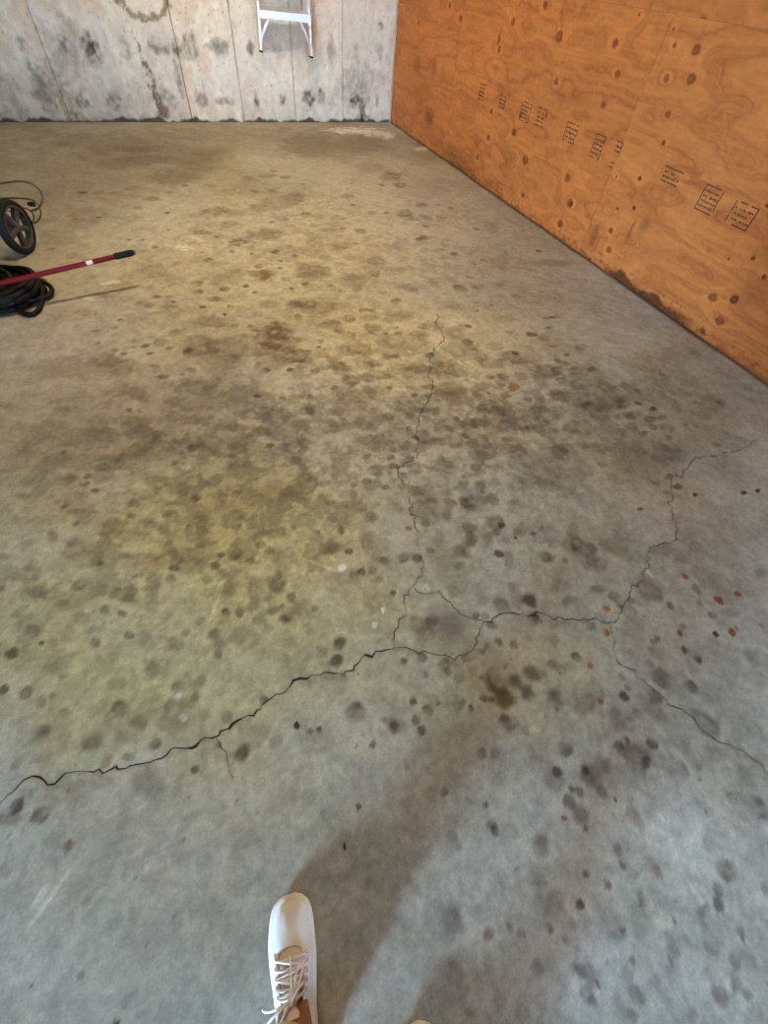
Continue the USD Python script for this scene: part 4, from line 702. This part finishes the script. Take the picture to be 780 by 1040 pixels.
    # stitched overlay strip along each side
    for sgn in (0, 1):
        st = np.linspace(.20, .56, 20); lo = np.interp(st, [.2, .35, .56], [.20, .75, .85]); hi = lo + .16
        th0, th1 = (lo, hi) if sgn == 0 else (np.pi - lo, np.pi - hi); a, b = upper_pt(foot, st, th0, .0012), upper_pt(foot, st, th1, .0012); V = np.vstack([a, b]); n = len(st)
        q = trimesh.Trimesh(V, [f for i in range(n - 1) for f in ([i, i + 1, n + i + 1], [i, n + i + 1, n + i])], process=False)
        if sgn: q.invert()
        obj('side_overlay', q, SHOE_SOLE, sh, smooth=50)

def foot_pt(foot, x, y, z): return shoe_map(foot)(np.array(x), np.array(y), np.array(z))
lf, rf = FEET
aL, aR = foot_pt(lf, .002, .204, .10), foot_pt(rf, -.002, .204, .10)
hip = np.array([-.085, -.46, .84]); shr = np.array([-.075, -.43, 1.30]); crf = R[:, 2]; crx = R[:, 0]
handL, handR = EYE - crx * .105 - crf * .055 + (0, 0, .01), EYE + crx * .105 - crf * .055 + (0, 0, .01)
J = {'hip': (hip + (0, 0, .02), .125), 'waist': (hip + (.003, .015, .18), .112), 'chest': (shr + (0, 0, -.10), .125), 'sl': (shr + (-.14, 0, -.01), .062), 'sr': (shr + (.14, 0, -.01), .062),
     'neck': (shr + (0, .01, .06), .052), 'jaw': (shr + (.01, .065, .125), .052), 'skull': (shr + (.005, .045, .205), .088), 'brow': (shr + (.008, .085, .185), .062), 'nose': (shr + (.012, .142, .155), .013), 'nose2': (shr + (.01, .12, .185), .012),
     'chin': (shr + (.012, .10, .095), .024), 'el': (shr + (-.20, .10, -.26), .041), 'er': (shr + (.21, .10, -.26), .041), 'wl': (handL + (-.005, -.075, -.02), .027), 'wr': (handR + (.005, -.075, -.02), .027),
     'hl': (hip + (-.085, .01, -.05), .093), 'hr': (hip + (.085, -.01, -.05), .093), 'kl': ((hip + (-.095, .05, -.05) + aL) / 2 + (0, .03, -.01), .060), 'kr': ((hip + (.095, -.04, -.05) + aR) / 2 + (0, .03, -.01), .060),
     'cl': (aL * .62 + ((hip + (-.095, .05, -.05) + aL) / 2) * .38 + (0, -.010, 0), .043), 'cr': (aR * .62 + ((hip + (.095, -.04, -.05) + aR) / 2) * .38 + (0, -.010, 0), .043),
     'al': (aL, .035), 'ar': (aR, .035), 'bl': (foot_pt(lf, 0, .235, .06), .028), 'br': (foot_pt(rf, 0, .235, .06), .028), 'il': (foot_pt(lf, .0, .176, .084), .032), 'ir': (foot_pt(rf, .0, .165, .074), .026),
     'tl': (foot_pt(lf, 0, .10, .040), .013), 'tr': (foot_pt(rf, 0, .10, .040), .013), 'earl': (shr + (-.086, .045, .185), .016), 'earr': (shr + (.094, .045, .185), .016)}
LK = [('hip', 'waist'), ('waist', 'chest'), ('chest', 'sl'), ('chest', 'sr'), ('chest', 'neck'), ('neck', 'skull'), ('neck', 'jaw'), ('skull', 'brow'), ('skull', 'jaw'), ('jaw', 'chin'), ('brow', 'chin'), ('nose', 'nose2'), ('skull', 'earl'), ('skull', 'earr'),
      ('sl', 'el'), ('sr', 'er'), ('el', 'wl'), ('er', 'wr'), ('hip', 'hl'), ('hip', 'hr'), ('hl', 'kl'), ('hr', 'kr'), ('kl', 'cl'), ('kr', 'cr'), ('cl', 'al'), ('cr', 'ar'), ('al', 'bl'), ('ar', 'br'), ('al', 'il'), ('ar', 'ir'), ('il', 'tl'), ('ir', 'tr')]
for sd, hand, w in (('l', handL, -1), ('r', handR, 1)):      # hands raised either side of the lens: palm, four curled fingers, thumb
    pc = hand + np.array([0, -.025, .0]); J['p' + sd] = (pc, .026); J['q' + sd] = (hand + (-.004 * w, .0, .012), .024); LK += [('w' + sd, 'p' + sd), ('p' + sd, 'q' + sd)]
    for k in range(4):
        b = hand + np.array([0.004 * w, .004 - .004 * k, .030 - .020 * k]); ln = (.036, .041, .038, .030)[k]
        c1, c2 = b + np.array([-.012 * w, ln * .55, .004]), b + np.array([-.034 * w, ln * .60, .004]); c2 = c2 - crf * .012
        for nm, p, rr in (('a', b, .0095), ('b', c1, .0088), ('c', c2, .0078)): J[f'f{sd}{k}{nm}'] = (p, rr)
        LK += [('q' + sd, f'f{sd}{k}a'), (f'f{sd}{k}a', f'f{sd}{k}b'), (f'f{sd}{k}b', f'f{sd}{k}c')]
    t0, t1, t2 = pc + np.array([-.012 * w, .0, .022]), pc + np.array([-.030 * w, .006, .034]), pc + np.array([-.050 * w, .012, .036])
    for nm, p, rr in (('a', t0, .0125), ('b', t1, .0105), ('c', t2, .0088)): J[f't{sd}{nm}'] = (p, rr)
    LK += [('p' + sd, f't{sd}a'), (f't{sd}a', f't{sd}b'), (f't{sd}b', f't{sd}c')]
obj('body', bones(J, LK, edge=.009, it=6), SKIN, person, smooth=True, label='brown skin at the ankle above the sneaker')
CL = {k: (np.array(J[k][0]), J[k][1] + .014) for k in ('hip', 'waist', 'chest', 'sl', 'sr', 'el', 'er', 'hl', 'hr', 'kl', 'kr')}
def cuff(a, f): return (a * .90 + (hip - a) * .10 + foot_pt(f, 0, 0, 0) * 0 , .054)
for s, a, f, h_, k_ in (('l', aL, lf, 'hl', 'kl'), ('r', aR, rf, 'hr', 'kr')):
    d = np.array(J[k_][0]) - a; d /= d[2]; CL['e' + s + '0'] = (a + d * .036 + (-.020, -.004, 0), .055); CL['c' + s] = (a + d * .22, .072)
tr = bones(CL, [('hip', 'waist'), ('hip', 'hl'), ('hip', 'hr'), ('hl', 'kl'), ('hr', 'kr'), ('kl', 'cl'), ('kr', 'cr'), ('cl', 'el0'), ('cr', 'er0')], edge=.011, it=8)
def trim_plane(mesh, z, keep_above=True):
    out = trimesh.intersections.slice_mesh_plane(mesh, [0, 0, 1 if keep_above else -1], [0, 0, z], cap=True); return out
tr = trim_plane(tr, .135); tr = trim_plane(tr, hip[2] + .16, False)
obj('trousers', tr, TROUSER, person, smooth=55, label='beige trousers cropped above the ankle')
CL['sl'] = (CL['sl'][0], .072); CL['sr'] = (CL['sr'][0], .072); CL['el'] = (CL['el'][0] * .55 + CL['sl'][0] * .45, .056); CL['er'] = (CL['er'][0] * .55 + CL['sr'][0] * .45, .056); CL['hip2'] = (hip + (0, 0, .04), .146); CL['waist'] = (CL['waist'][0], .136); CL['chest'] = (CL['chest'][0], .146)
shirt = bones(CL, [('hip2', 'waist'), ('waist', 'chest'), ('chest', 'sl'), ('chest', 'sr'), ('sl', 'el'), ('sr', 'er')], edge=.012, it=8); shirt = trim_plane(trim_plane(shirt, hip[2] - .04), shr[2] + .052, False)
obj('shirt', shirt, SHIRT, person, smooth=55)
HJ = {'a': (shr + (.005, .030, .225), .089), 'b': (shr + (.0, -.01, .17), .082), 'c': (shr + (-.0, -.04, .06), .055)}
obj('hair', bones(HJ, [('a', 'b'), ('b', 'c')], edge=.012, it=4), HAIR, person, smooth=True)
for f in FEET: build_shoe(f)
